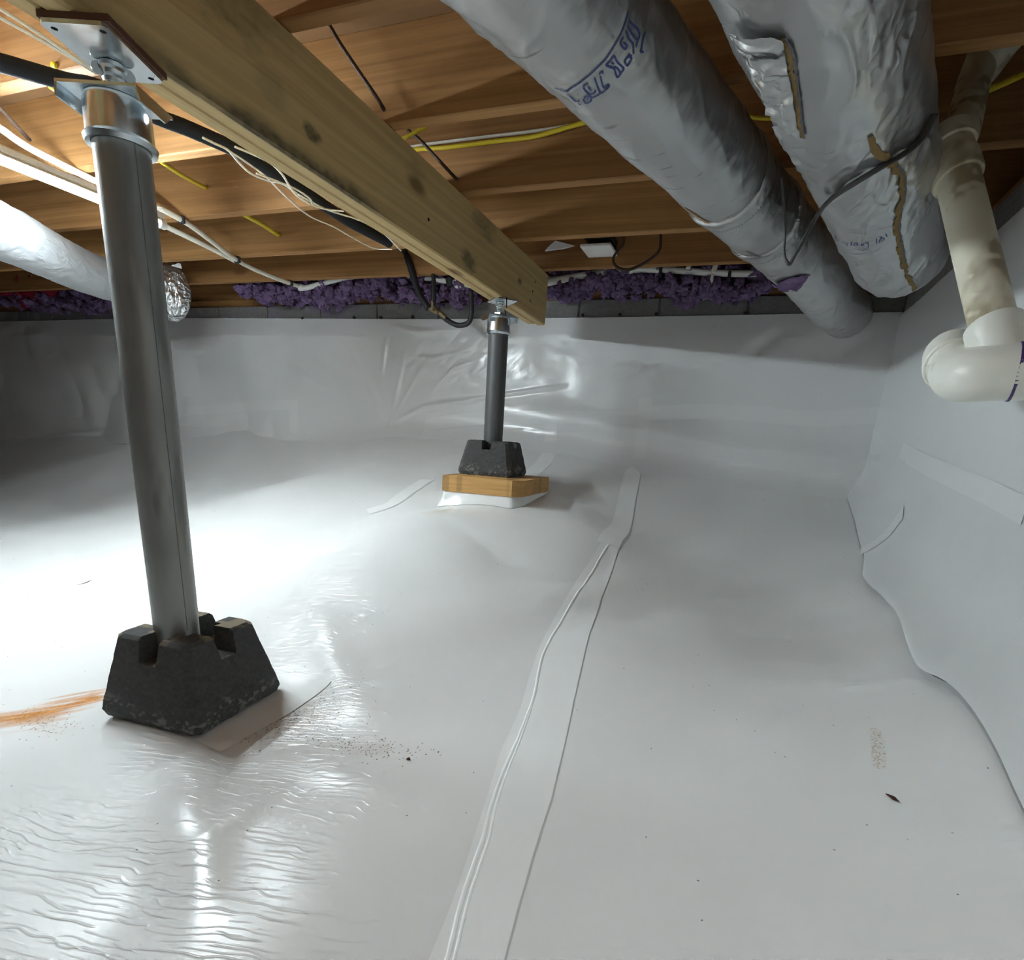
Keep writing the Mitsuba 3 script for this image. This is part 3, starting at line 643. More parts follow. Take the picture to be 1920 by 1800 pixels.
def back_off(x, z):
    """how far the back wall's liner stands off the wall"""
    x, z = np.broadcast_arrays(np.asarray(x, float), np.asarray(z, float))
    q = np.stack([x, z, 0 * x], -1)
    o = .010 + .026 * (meshkit.fbm(q * [1.6, 2.2, 1], 2, 3) - .35) + .005 * (meshkit.noise(q * [9, 7, 1], 4) - .5)
    w_ = meshkit.noise(q * [1.5, 2, 1], 27)
    left = np.clip((-1.9 - x) / .8, 0, 1)
    o = o + (.010 + .034 * left) * np.abs(2 * meshkit.noise(np.stack([x * 2.1 + w_ * 1.4, z * 2.6 - w_ + .3 * x, 0 * x], -1), 31) - 1)
    o = o + .012 * left * np.abs(2 * meshkit.noise(np.stack([x * 5.1 + w_, z * 6.6 - w_ * 2, 0 * x], -1), 33) - 1)
    for P, amp, w in FOLDS:
        d = np.full(x.shape, 9.0)
        s = np.zeros(x.shape)
        n = len(P) - 1
        for i in range(n):
            a, b = P[i], P[i + 1]
            ab = b - a
            tt = np.clip(((x - a[0]) * ab[0] + (z - a[1]) * ab[1]) / (ab @ ab), 0, 1)
            dd = np.hypot(x - a[0] - ab[0] * tt, z - a[1] - ab[1] * tt)
            s = np.where(dd < d, (i + tt) / n, s)
            d = np.minimum(d, dd)
        o = o + amp * np.exp(-(d / w) ** 2) * np.clip(np.sin(np.pi * (.08 + .84 * s)), 0, 1)
    # the glossy, tightly crumpled place left of the far post
    c = np.exp(-(((x + 1.52) / .34) ** 2 + ((z - .38) / .15) ** 2))
    u_, v_ = x * .82 + z * .57, -x * .57 + z * .82     # creases here run up to the right
    o = o + c * (.006 * np.abs(2 * meshkit.noise(np.stack([u_ * 6, v_ * 17, 0 * x], -1), 8) - 1) + .0035 * np.abs(2 * meshkit.noise(np.stack([u_ * 17, v_ * 34, 0 * x], -1), 6) - 1))
    top = np.clip((z - .50) / .1, 0, 1)
    o = o * (1 - top) + .006 * top
    return np.maximum(o, .003)


def back_bottom(x):
    return floor_z(np.asarray(x), np.full(np.shape(x), YB - .10))


LINER_TOP = lambda x: .592 + .006 * np.sin(x * 1.3) + .010 * np.clip((-x - 1.6) / 2, 0, 1)


def back_y(x, z):
    """the liner's face; near the ground it sweeps forward in a soft cove"""
    h = np.asarray(z) - back_bottom(x)
    cove = (.075 - .03 * np.clip((-1.8 - np.asarray(x)) / .5, 0, 1)) * np.clip(1 - h / .13, 0, 1) ** 2.2 + .03 * np.exp(-((h - .17) / .06) ** 2) * np.clip((np.asarray(x) + 1.5) / 1.2, 0, 1)
    return YB - .004 - back_off(x, z) - cove


bx = np.r_[np.arange(XL, -5.4, .03), np.arange(-5.4, .516, .0095), .516]
bs = np.linspace(0, 1, 96)
X, S = np.meshgrid(bx, bs, indexing='ij')
zb = back_bottom(bx)[:, None] - .002
Z = zb + (LINER_TOP(X) - zb) * S
V = np.stack([X, back_y(X, Z), Z], -1)
lb = sheet(V)
if lb.face_normals[len(lb.faces) // 2][1] > 0:
    lb.invert()
LB = add('wall_liner', lb, mat('sheet_wall'), smooth=True)
tag(LB, 'white plastic liner with glossy wrinkles hung on the back wall', 'wall liner')
for x, z in B_pins:
    add(LB + '__fastening_pin', lathe([(0, .006), (.006, .005), (.007, 0), (.003, -.02), (0, -.02)], 12, (x, YB - .012, .598), (x, YB - .5, .598)), mat('slot_dark'))


def right_x(y, z):
    y, z = np.broadcast_arrays(np.asarray(y, float), np.asarray(z, float))
    q = np.stack([y, z, 0 * y], -1)
    o = .008 + .022 * (meshkit.fbm(q * [1.5, 2.0, 1], 3, 13) - .35)
    h = z - floor_z(np.full(y.shape, .50), y)
    cove = .055 * np.clip(1 - h / .12, 0, 1) ** 2 * (.5 + meshkit.noise(np.stack([y * 3, 0 * y, 0 * y], -1), 3))
    lap = .004 * np.clip((.02 - z - .09 * (2.4 - y) * .3) / .004, 0, 1)     # the lower sheet laps over the upper one
    return XR - .003 - np.maximum(o, .003) - cove - lap


ry = np.r_[np.arange(YF, .8, .06), np.arange(.8, 2.935, .0115), 2.944]
X0 = floor_z(np.full(ry.shape, .47), ry) + .004
Yg, S = np.meshgrid(ry, np.linspace(0, 1, 84), indexing='ij')
Zg = X0[:, None] + (.583 - X0[:, None]) * S
lr = sheet(np.stack([right_x(Yg, Zg), Yg, Zg], -1))
if lr.face_normals[len(lr.faces) // 2][0] > 0:
    lr.invert()
LR = add('wall_liner', lr, mat('sheet_right_dim'), smooth=True)
tag(LR, 'white plastic liner on the right wall behind the white drain pipe', 'wall liner')


# ------------------------------------------------------------------ tapes
def ribbon_floor(P, w, lift=.0016, n=90, m=9, seed=1, wrinkle=.0005):
    """a strip of tape lying on the ground sheet; P are plan points, w the width (a number or one per point)"""
    P = spline(np.array([[a[0], a[1], 0] for a in P]), n)
    t, _, _ = frames(P)
    side = np.stack([-t[:, 1], t[:, 0]], 1)
    W = np.interp(np.linspace(0, 1, n), np.linspace(0, 1, np.size(w)), np.atleast_1d(w)) if np.size(w) > 1 else np.full(n, w)
    s = np.linspace(-.5, .5, m)
    x = P[:, 0][:, None] + side[:, 0][:, None] * s * W[:, None]
    y = P[:, 1][:, None] + side[:, 1][:, None] * s * W[:, None]
    z = floor_z(x, y) + lift + wrinkle * meshkit.noise(np.stack([x * 60, y * 25, 0 * x], -1), seed)
    mm = sheet(np.stack([x, y, z], -1))
    if mm.face_normals.mean(0)[2] < 0:
        mm.invert()
    return mm


def ribbon_back(P, w, n=60, m=7, lift=.002, seed=1):
    P = spline(np.array([[a[0], 0, a[1]] for a in P]), n)
    t, _, _ = frames(P)
    s = np.linspace(-.5, .5, m) * w
    x = P[:, 0][:, None] - t[:, 2][:, None] * s
    z = P[:, 2][:, None] + t[:, 0][:, None] * s
    y = back_y(x, z) - lift - .001 * meshkit.noise(np.stack([x * 40, z * 40, 0 * x], -1), seed)
    mm = sheet(np.stack([x, y, z], -1))
    if mm.face_normals.mean(0)[1] > 0:
        mm.invert()
    return mm


def ribbon_right(P, w, n=60, m=7, lift=.002, seed=1):
    P = spline(np.array([[0, a[0], a[1]] for a in P]), n)
    t, _, _ = frames(P)
    s = np.linspace(-.5, .5, m) * w
    y = P[:, 1][:, None] - t[:, 2][:, None] * s
    z = P[:, 2][:, None] + t[:, 1][:, None] * s
    x = right_x(y, z) - lift
    mm = sheet(np.stack([x, y, z], -1))
    if mm.face_normals.mean(0)[0] > 0:
        mm.invert()
    return mm


def ribbon_edges(Lp, Rp, n=200, m=15, lift=.0018, seed=2):
    """a strip of tape between two measured edges"""
    Lp, Rp = np.array(Lp), np.array(Rp)
    yy = np.linspace(.24, 1.955, n)
    ext = lambda E: np.interp(yy, E[:, 1], E[:, 0]) + np.minimum(yy - E[0, 1], 0) * (E[1, 0] - E[0, 0]) / (E[1, 1] - E[0, 1])
    s = np.linspace(0, 1, m)
    x = ext(Lp)[:, None] * (1 - s) + ext(Rp)[:, None] * s
    y = np.repeat(yy[:, None], m, 1)
    z = floor_z(x, y) + lift + .0006 * meshkit.noise(np.stack([x * 60, y * 25, 0 * x], -1), seed)
    mm = sheet(np.stack([x, y, z], -1))
    if mm.face_normals.mean(0)[2] < 0:
        mm.invert()
    return mm


FT = add('seam_tape', ribbon_edges(B_tapeL, B_tapeR), mat('tape'), smooth=True)
tag(FT, 'wide white seam tape running across the ground sheet towards the camera', 'tape')
cr = spline(np.vstack([[B_tapeF[0][0] + .02, .3, 0], np.array(B_tapeF)]), 150)
cr[:, 2] = floor_z(cr[:, 0], cr[:, 1]) + .0022
cr[:, 0] += .0035 * (meshkit.noise(cr * 22, 3) - .5)
add(FT + '__raised_crease', tube(cr, .0028, 7, flat=(1, .8)), mat('crease_glint'), smooth=True)
cr2 = cr[8:86].copy()
cr2[:, 0] += .008 * np.sin(np.linspace(0, np.pi, len(cr2)))
cr2[:, 2] = floor_z(cr2[:, 0], cr2[:, 1]) + .002
add(FT + '__raised_crease', tube(cr2, .002, 7, flat=(1, .8)), mat('crease_glint'), smooth=True)
TP = [
    (ribbon_floor([B_tapeF[-1][:2], *[a[:2] for a in B_tape2[:3]], (-.45, 2.82)], .075, lift=.003), 'tape', 'white tape strip climbing the slope from the seam to the back wall'),
    (ribbon_floor([a[:2] for a in B_tape_l1], .075), 'tape', 'white tape strip on the slope left of the far concrete block'),
    (ribbon_floor([(-.90, 2.86), (-.89, 2.7), (-.905, 2.52), (-.93, 2.42)], .075), 'tape', 'white tape strip running to the back wall behind the far concrete block'),
    (ribbon_back(B_wt1, .055), 'tape_wall', 'white tape strip low on the back wall just right of the near post'),
    (ribbon_back(B_wt2, .06), 'tape_wall', 'short upright white tape strip ending the strip right of the near post'),
    (ribbon_back(B_wt3, .065), 'tape_wall', 'white tape strip on the back wall behind the far post'),
    (ribbon_back(B_wt4, .065), 'tape_wall', 'white tape strip on the back wall towards the right corner'),
    (ribbon_back(B_wt5, .06), 'tape_wall', 'upright white tape strip on the back wall above the long seam'),
    (ribbon_back(B_wt6[:2], .065), 'tape_wall', 'upright white tape strip just right of the far post'),
    (ribbon_back(B_wt7[:2], .055, n=20), 'tape_wall', 'short white tape strip on the back wall left of the far post'),
    (ribbon_right(B_rt1, .05), 'tape_right_dim', 'upper slanting white tape strip on the right wall liner'),
    (ribbon_right(B_rt3, .045), 'tape_right_dim', 'short white tape strip low on the right wall liner'),
]
for mm, mk, lb_ in TP:
    k = add('seam_tape', mm, mat(mk), smooth=True)
    tag(k, lb_, 'tape')


def floor_patch(c, w, h, ang, seed):
    """a cut piece of tape pressed on the ground sheet"""
    u, v = np.meshgrid(np.linspace(-.5, .5, 22), np.linspace(-.5, .5, 22), indexing='ij')
    e = .03 * (meshkit.noise(np.stack([u * 5, v * 5, 0 * u], -1), seed) - .5)
    ca, sa = math.cos(ang), math.sin(ang)
    x = c[0] + (u + e) * w * ca - (v + e) * h * sa
    y = c[1] + (u + e) * w * sa + (v + e) * h * ca
    z = floor_z(x, y) + .0017
    mm = sheet(np.stack([x, y, z], -1))
    if mm.face_normals.mean(0)[2] < 0:
        mm.invert()
    return mm


k = add('tape_patch', floor_patch((-.90, .80), .30, .27, -.1, 4), mat('tape'), smooth=True)
tag(k, 'white tape patch under the near concrete block', 'tape')

# ------------------------------------------------------------------ the lamp
A, Bv = np.array(TUBE_A), np.array(TUBE_B)
t = 'tube_lamp'
tag(t, 'lit white fluorescent tube lamp under the joists behind the near post', 'lamp')
ax = (Bv - A) / np.linalg.norm(Bv - A)
# a LED tube: the frosted lower half shines, the upper half is the opaque aluminium back
glow = tube(np.array([A + ax * .02, Bv - ax * .02]), TUBE_R, 32, caps=False)
low = glow.triangles_center[:, 2] < A[2] + TUBE_R * .42
back = trimesh.Trimesh(glow.vertices, glow.faces[~low], process=False)
glow = trimesh.Trimesh(glow.vertices, glow.faces[low], process=False)
mid_ = glow.triangles_center - (A + ((glow.triangles_center - A) @ ax)[:, None] * ax)
if (glow.face_normals * mid_).sum() < 0:
    glow.invert()
add(t + '__tube_back', back, mat('lamp_body'), smooth=True)
scene[t + '__glowing_tube'] = {**mikit.ply(glow, mat('lamp_body'), smooth=False), 'emitter': {'type': 'area', 'radiance': rgb(*TUBE_RADIANCE)}}
hs = box(-.010, .010, 0, np.linalg.norm(Bv - A), .0135, .030, .003)
hs.apply_transform(trimesh.transformations.rotation_matrix(math.atan2(-ax[0], ax[1]), [0, 0, 1]))
hs.apply_translation(A)
add(t + '__housing', hs, mat('lamp_body'))
for e, s in ((A, 1), (Bv, -1)):
    add(t + '__end_cap', lathe([(0, 0), (.0150, 0), (.0150, .02), (0, .02)], 16, e, e + ax * s), mat('lamp_body'), smooth=40)


for y_ in (.698, 1.438):
    q_ = A + ax * ((y_ - A[1]) / ax[1])
    add(t + '__hanging_wire', tube([q_ + [0, 0, .029], q_ + [.004, 0, .09], [q_[0], y_, ZJ + .001]], .0012, 6), mat('zinc'))

# a bare bulb in a socket under the subfloor, above the frame: its light lies on the sheet in the foreground, cut off by the joist
t = 'bulb_lamp'
tag(t, 'bare bulb in a white socket between two joists above the photo', 'lamp')
WX, WY, WZ = BULB
bulb = trimesh.creation.icosphere(3, BULB_R)
bulb.apply_translation([WX, WY, WZ])
scene[t + '__bulb'] = {**mikit.ply(bulb, mat('lamp_body'), smooth=True), 'emitter': {'type': 'area', 'radiance': rgb(*BULB_RADIANCE)}}
add(t + '__socket', lathe([(0, .026), (.016, .026), (.02, .04), (.05, .05), (.052, .0645), (0, .0645)], 24, (WX, WY, WZ)), mat('lamp_body'), smooth=40)


# ------------------------------------------------------------------ posts and blocks
def deck_block(base_w, top_w, h, slot, depth, socket, pose, seed):
    """a concrete pier block: flared sides, a low foot, a cross of slots in the head"""
    def ring(w, z, c):
        return [(sx * w / 2 - sx * (c if k else 0), sy * w / 2 - sy * (0 if k else c), z) for sx in (-1, 1) for sy in (-1, 1) for k in (0, 1)]
    body = m3.Manifold.hull_points(np.array(ring(base_w, .014, .012) + ring(base_w - .012, 0, .012) + ring(base_w * .99, .024, .014) + ring(top_w, h - .006, .012) + ring(top_w - .014, h, .012)))
    cut = []
    for a in (0, 90):
        cut.append(m3.Manifold.hull_points(np.array([(sx * (slot / 2 + dx), sy * .3, z) for sx in (-1, 1) for sy in (-1, 1) for z, dx in ((h - depth, -.006), (h + .05, .006))])).rotate([0, 0, a]))
    cut.append(m3.Manifold.cube([socket, socket, depth + .06], False).translate([-socket / 2, -socket / 2, h - depth - .002]))
    for c in cut:
        body = body - c
    m = rough(to_tm(body), .009, .0016, 55, seed)
    m.apply_transform(pose)
    return m


def pose_of(x, y, z, yaw, pitch, roll):
    cy, sy, cp, sp, cr_, sr = math.cos(yaw), math.sin(yaw), math.cos(pitch), math.sin(pitch), math.cos(roll), math.sin(roll)
    Rm = np.array([[cy, -sy, 0], [sy, cy, 0], [0, 0, 1]]) @ np.array([[1, 0, 0], [0, cp, -sp], [0, sp, cp]]) @ np.array([[cr_, 0, sr], [0, 1, 0], [-sr, 0, cr_]])
    P = np.eye(4)
    P[:3, :3], P[:3, 3] = Rm, (x, y, z)
    return P


k = add('pier_block', deck_block(.233, .171, .159, .050, .046, .082, pose_of(-.943, .761, -.541, .054, .018, -.006), 3), mat('concrete'), smooth=25)
tag(k, 'large dark grey notched concrete pier block under the near post', 'concrete block')
k = add('pier_block', deck_block(.226, .175, .134, .046, .034, .080, pose_of(-.943, 2.235, -.139, .049, .01, 0), 5), mat('concrete'), smooth=25)
tag(k, 'dark grey concrete pier block on the wooden plank at the back', 'concrete block')


def jack_post(name, x, y, zbot, zpipe, ztop, yaw, near, label):
    """a steel pipe, a zinc cap with a bracket plate, a screw and a head plate"""
    t = name
    tag(t, label, 'post')
    r = .0385
    pipe = lathe([(0, zbot), (r, zbot), (r, zpipe), (r - .003, zpipe), (r - .003, zpipe - .02)], 48, (x, y, 0))
    add(t + '__pipe', pipe, mat('steel' if near else 'steel_dark'), smooth=40)
    if near:   # the weld seam of the pipe
        a = math.radians(-12)
        add(t + '__weld_seam', box(x + r * math.cos(a) - .0007, x + r * math.cos(a) + .0005, y + r * math.sin(a) - .0005, y + r * math.sin(a) + .0005, zbot + .05, zpipe - .012), mat('seam_grey'))
    # cap: a cup over the pipe's end, its lip turned out
    c0 = zpipe - .012
    cap = lathe([(r + .0012, c0 - .004), (r + .0085, c0 - .006), (r + .0105, c0 + .001), (r + .0065, c0 + .006), (r + .0055, c0 + .048), (r + .002, c0 + .054), (.017, c0 + .054), (.017, c0 + .05), (r - .001, c0 + .05), (r + .0012, c0 + .01)], 48, (x, y, 0))
    add(t + '__cap', cap, mat('zinc'), smooth=35)
    # bracket plate with two ears bent down
    zp = c0 + .0545
    s = .058
    pl = m3.Manifold.cube([2 * s, 2 * s * .78, .004], False).translate([-s, -s * .78, 0])
    pl = pl - m3.Manifold.cylinder(.05, .015, .015, 24).translate([0, 0, -.02])
    for sx in (-1, 1):
        ear = m3.Manifold.hull_points(np.array([(sx * (s - .004), -s * .78, .004), (sx * s, -s * .78, .004), (sx * (s - .004), s * .78, .004), (sx * s, s * .78, .004), (sx * (s + .001), -s * .74, -.016), (sx * (s + .004), -s * .74, -.016), (sx * (s + .001), s * .3, -.016), (sx * (s + .004), s * .3, -.016)]))
        pl = pl + ear
    pm = to_tm(pl)
    pm.apply_transform(pose_of(x, y, zp, yaw, 0, 0))
    add(t + '__bracket_plate', pm, mat('zinc'))
    nut = trimesh.creation.cylinder(.023, .012, sections=6)
    nut.apply_translation([x, y, zp + .0105])
    add(t + '__nut', nut, mat('zinc'))
    z0, z1 = zp + .0165, ztop - .006
    n = max(6, int((z1 - z0) / .0022))
    prof = [(0, z0 - .03)] + [(.0135 if i % 2 else .0155, z0 - .03 + (z1 - z0 + .03) * i / n) for i in range(n + 1)] + [(0, z1)]
    add(t + '__screw', lathe(prof, 24, (x, y, 0)), mat('zinc'), smooth=30)
    # the swivel collar under the head plate, with two round tabs
    add(t + '__swivel_collar', lathe([(0, z1 - .010), (.016, z1 - .010), (.0185, z1 - .007), (.0185, z1 - .002), (.016, z1), (0, z1)], 28, (x, y, 0)), mat('zinc'), smooth=35)
    for sa in (0, math.pi):
        a = yaw + .5 + sa
        px, py = x + .019 * math.cos(a), y + .019 * math.sin(a)
        add(t + '__tab', lathe([(0, -.002), (.008, -.002), (.009, 0), (.008, .002), (0, .002)], 18, (px, py, z1 - .009), (px - math.sin(a), py + math.cos(a), z1 - .009)), mat('zinc'), smooth=35)
    w, d = (.046, .065) if near else (.043, .05)
    HX, HY = (.012, -.018) if near else (.012, -.006)
    hp = m3.Manifold.hull_points(np.array([(sx * (w - c * .006), sy * (d - (1 - c) * .006), z) for sx in (-1, 1) for sy in (-1, 1) for c in (0, 1) for z in (0, .005)]))
    for sx in (-1, 1):
        for sy in (-1, 1):
            hp = hp - m3.Manifold.cylinder(.03, .0042, .0042, 16).translate([sx * (w - .013), sy * (d - .013), -.01])
    hm = to_tm(hp)
    hm.apply_transform(pose_of(x + HX, y + HY, ztop - .0055, yaw, 0, 0))
    add(t + '__head_plate', hm, mat('zinc'))
    for sx in (-1, 1):
        for sy in (-1, 1):
            q = pose_of(x + HX, y + HY, ztop - .0055, yaw, 0, 0) @ np.array([sx * (w - .013), sy * (d - .013), 0, 1])
            add(t + '__screw_hole', lathe([(0, .0035), (.0041, .0035), (.0041, .0045), (0, .0045)], 12, (q[0], q[1], q[2])), mat('hole'))


SHIM = .0085
jack_post('jack_post', -.956, .745, -.43, .405, ZB - SHIM, .35, True, 'tall galvanised steel jack post standing in the near concrete block')
jack_post('jack_post_001', -.950, 2.235, -.038, .405, ZB, .80, False, 'dark grey steel jack post with zinc cap under the far end of the beam')
sh = to_tm(m3.Manifold.cube([.096, .130, SHIM - .0006], False).translate([-.048, -.065, 0]))
sh.apply_transform(pose_of(-.942, .728, ZB - SHIM, .35, 0, 0))
k = add('wood_shim', rough(sh, .02, .0006, 60, 2), mat('shim'))
tag(k, 'thin dark wooden shim between the near head plate and the beam', 'shim')
add('jack_post_001__bent_nail', tube([(-.905, 2.19, .507), (-.905, 2.19, .49), (-.903, 2.188, .472)], .0022, 6), mat('hole'))

# plank under the far block, its taped skirt
pts = np.array([(-1.045, 1.985), (-.765, 2.000), (-.735, 2.045), (-.757, 2.425), (-1.065, 2.40)])
pk = []
for z, s in ((-.199, .996), (-.197, 1), (-.142, 1), (-.1395, .994)):
    c = pts.mean(0)
    pk += [(*(c + (q - c) * s), z) for q in pts]
k = add('support_plank', rough(trimesh.convex.convex_hull(np.array(pk)), .03, .0008, 40, 8), mat('plank'), smooth=25)
tag(k, 'short thick brown wooden plank under the far concrete block', 'plank')
c = pts.mean(0)
ring_n = 120
per = np.linspace(0, 1, ring_n, endpoint=False)
Lp = np.r_[0, np.cumsum(np.linalg.norm(np.diff(np.vstack([pts, pts[:1]]), axis=0), axis=1))]
rp = np.array([[np.interp(s * Lp[-1], Lp, np.r_[pts[:, k], pts[0, k]]) for k in (0, 1)] for s in per])
rows = []
for j, u in enumerate(np.linspace(0, 1, 9)):
    off = 1 - .03 + u * .10 + .018 * (meshkit.noise(np.stack([per * 34, 0 * per + u * 2, 0 * per], -1), 5) - .5) * (u > .05)
    q = c + (rp - c) * off[:, None]
    zf = floor_z(q[:, 0], q[:, 1])
    z = -.1985 * (1 - u ** .8) + (zf + .0015) * u ** .8
    z = z - .012 * np.sin(per * 2 * np.pi * 1.0) * (u < .05) * 0
    rows.append(np.stack([q[:, 0], q[:, 1], z], 1))
Vs = np.stack(rows)
sk = trimesh.Trimesh(Vs.reshape(-1, 3), grid_faces(9, ring_n, True), process=False)
k = add('plank_skirt', sk, mat('tape'), smooth=True)
tag(k, 'creased white tape skirt sealing the ground sheet under the wooden plank', 'tape')


# ------------------------------------------------------------------ ducts
def duct_wob(V, amp, seed):
    """how far the wrapped foil stands off its round"""
    a = meshkit.fbm(V * 7, 3, seed) - .5
    b = 1 - np.abs(2 * meshkit.noise(V * [26, 9, 26] + 2 * meshkit.noise(V * 5, 2)[..., None], seed + 1) - 1)
    c = np.clip((meshkit.noise(V * [5, 4, 5], seed + 4) - .52) / .2, 0, 1)
    d = np.abs(2 * meshkit.noise(V * [30, 22, 30] + 3 * meshkit.noise(V * 9, 6)[..., None], seed + 2) - 1) + .6 * np.abs(2 * meshkit.noise(V * [62, 44, 62], seed + 3) - 1)
    if seed == 1:       # the long duct's foil is badly crumpled on its lower left flank near the camera
        c = np.maximum(c * .5, np.exp(-(((V[..., 1] - .93) / .20) ** 2 + ((V[..., 0] + .313 - .334 * (V[..., 1] - 1) + .055) / .05) ** 2)))
    return amp * a * 2 + amp * .5 * b ** 3 + .0042 * c * (d - .6)


def duct_mesh(P, r, n, sides, amp, seed, caps=True):
    return tube(P, r, sides, n=n, caps=caps, wob=lambda V: duct_wob(V, amp, seed))


def on_skin(P, axis, r, amp, seed, lift):
    """points moved onto a duct's wrinkled skin, and the outward normals there"""
    ca = spline(axis, 400)
    ta = np.gradient(ca, axis=0)
    ta /= np.linalg.norm(ta, axis=1, keepdims=True)
    sh = P.shape
    P = P.reshape(-1, 3)
    i = np.array([np.argmin(np.linalg.norm(ca - q, axis=1)) for q in P])
    cl = ca[i] + ta[i] * np.einsum('ij,ij->i', P - ca[i], ta[i])[:, None]
    nrm = P - cl
    nrm /= np.linalg.norm(nrm, axis=1, keepdims=True)
    V = cl + nrm * r
    return (V + nrm * (duct_wob(V, amp, seed) + lift)[:, None]).reshape(sh), nrm.reshape(sh)


def around(P, r, off=.0015, sides=48, width=.004):
    """a thin band round the path's first point in the direction of the second"""
    P = np.asarray(P, float)
    d = (P[1] - P[0]) / np.linalg.norm(P[1] - P[0])
    return lathe([(r - .002, -width / 2), (r + off, -width / 2), (r + off, width / 2), (r - .002, width / 2)], sides, P[0], P[0] + d)


def ribbon3(P, duct, w, lift=.001, n=None, jag=0, seed=0):
    """a narrow strip on a duct's skin: P on the skin, duct = (path, radius, amplitude, seed)"""
    P = spline(P, n or max(8, 4 * len(P)))
    P, nrm = on_skin(P, *duct, 0.0)
    tg = np.gradient(P, axis=0)
    tg /= np.linalg.norm(tg, axis=1, keepdims=True) + 1e-9
    sd = np.cross(tg, nrm)
    s = np.arange(len(P))
    wl = w * (1 + jag * (meshkit.noise(np.stack([s * .9, 0 * s, 0 * s], -1), seed) - .5) * 2)
    wr = w * (1 + jag * (meshkit.noise(np.stack([s * .9, 0 * s + 7, 0 * s], -1), seed) - .5) * 2)
    G = np.stack([P - sd * wl[:, None] / 2, P, P + sd * wr[:, None] / 2], 1)
    return sheet(on_skin(G, *duct, lift)[0])


D1, D2, D3 = np.array(B_duct1), np.array(B_duct2), np.array(B_duct3)
D1 = np.vstack([D1, [.292, 2.86, .586], [.318, 2.955, .585]])
D2 = np.vstack([D2, [.325, 2.03, .560], [.335, 2.07, .60], [.338, 2.085, .68]])
D3 = np.vstack([[-1.0, -.35, .40], [-1.40, .2, .445], D3[:4], [-2.80, 2.02, .582], [-2.86, 2.22, .600], [-2.84, 2.31, .605]])
R1, R2, R3 = .09, .105, .083
K1, K2 = (D1, R1, .0045, 1), (D2, R2, .0065, 11)

t = 'duct'
tag(t, 'long foil wrapped duct with blue printed band left of the fatter duct', 'duct', 'foil wrapped ducts')
r1 = np.full(len(D1), R1)
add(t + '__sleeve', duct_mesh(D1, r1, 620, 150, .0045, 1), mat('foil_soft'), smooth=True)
for pl in (B_joint1, B_joint2):
    add(t + '__seam', ribbon3(pl, K1, .0035, .0018, n=40, jag=.6), mat('foil_line'), smooth=True)
add(t + '__torn_edge', ribbon3(B_tear1, K1, .012, .002, n=24, jag=.7, seed=4), mat('kraft'), smooth=True)
for q, s in (((-.150, 1.545, .59), .012), ((-.063, 1.80, .59), .010)):
    i = np.argmin(np.abs(D1[:, 1] - q[1]))
    cc = np.array([np.interp(q[1], D1[:, 1], D1[:, k]) for k in range(3)])
    c2 = np.array([np.interp(q[1] + .1, D1[:, 1], D1[:, k]) for k in range(3)])
    dd = (c2 - cc) / np.linalg.norm(c2 - cc)
    band = lathe([(R1 - .003, 0), (R1 + .005, .001), (R1 + .0065, .01), (R1 + .004, .05), (R1 - .003, .055)], 90, cc, c2)
    bv = rough(band, .012, .0022, 60, 4)
    add(t + '__foil_tape_band', bv, mat('foil'), smooth=True)
pr = [ribbon3(p, K1, .0024, .0012, n=10 * len(p)) for p in B_print1]
add(t + '__blue_printed_lettering', cat(pr), mat('print_blue'))
labels[t + '__blue_printed_lettering'] = {'label': 'blue outlined letters printed round the duct'}
pg = np.array(B_purple1).reshape(5, 5, 3)
pg = np.stack([spline(pg[:, j], 24) for j in range(5)], 1)
pg = np.stack([spline(pg[i], 40) for i in range(24)], 0)
pg, pn = on_skin(pg, *K1, .0008)
pm = sheet(pg + pn * (.010 * meshkit.fbm(pg * 60, 3, 2) ** 2 * 2)[..., None])
add(t + '__purple_foam_smear', pm, mat('purple'), smooth=True)

t = 'duct_001'
tag(t, 'fat torn foil wrapped duct beside the drain pipe at the top right', 'duct', 'foil wrapped ducts')
r2 = np.full(len(D2), R2)
add(t + '__sleeve', duct_mesh(D2, r2, 480, 160, .0065, 11), mat('foil'), smooth=True)
fl_ = np.array(B_flap1).reshape(12, 6, 3)
big = np.stack([spline(fl_[:, j], 60) for j in range(6)], 1)
big = np.stack([spline(big[i], 34) for i in range(60)], 0)
big, nr = on_skin(big, *K2, .0015)
q = big * 62
edge = np.minimum(np.linspace(0, 1, 34)[None, :], 1 - np.linspace(0, 1, 34)[None, :])
wv = .006 * np.abs(2 * meshkit.noise(q * [1, .8, 1], 3) - 1) + .004 * np.abs(2 * meshkit.noise(q * .5, 4) - 1) + .002 * meshkit.noise(q * 2.1, 5)
big = big + nr * (wv + .0015)[..., None]
add(t + '__crumpled_tape', sheet(big), mat('foil_bright'), smooth=True)
labels[t + '__crumpled_tape'] = {'label': 'bright crumpled foil tape on the duct'}
add(t + '__torn_seam', ribbon3(B_tear_a, K2, .0065, .0028, n=40, jag=.8, seed=1), mat('mastic'), smooth=True)
add(t + '__torn_seam', ribbon3(B_tear_b, K2, .0095, .0028, n=70, jag=.9, seed=2), mat('mastic'), smooth=True)
add(t + '__dark_tear', ribbon3(np.array(B_tear_a) + [.004, 0, -.0005], K2, .003, .0032, n=40, jag=.8, seed=5), mat('foil_line'), smooth=True)
add(t + '__dark_tear', ribbon3(np.array(B_tear_b)[2:9] + [.006, 0, 0], K2, .0035, .0034, n=40, jag=.9, seed=7), mat('foil_line'), smooth=True)
pr = [ribbon3(p, K2, .0019, .0012, n=10 * len(p)) for p in B_print2]
add(t + '__blue_printed_lettering', cat(pr), mat('print_blue'))


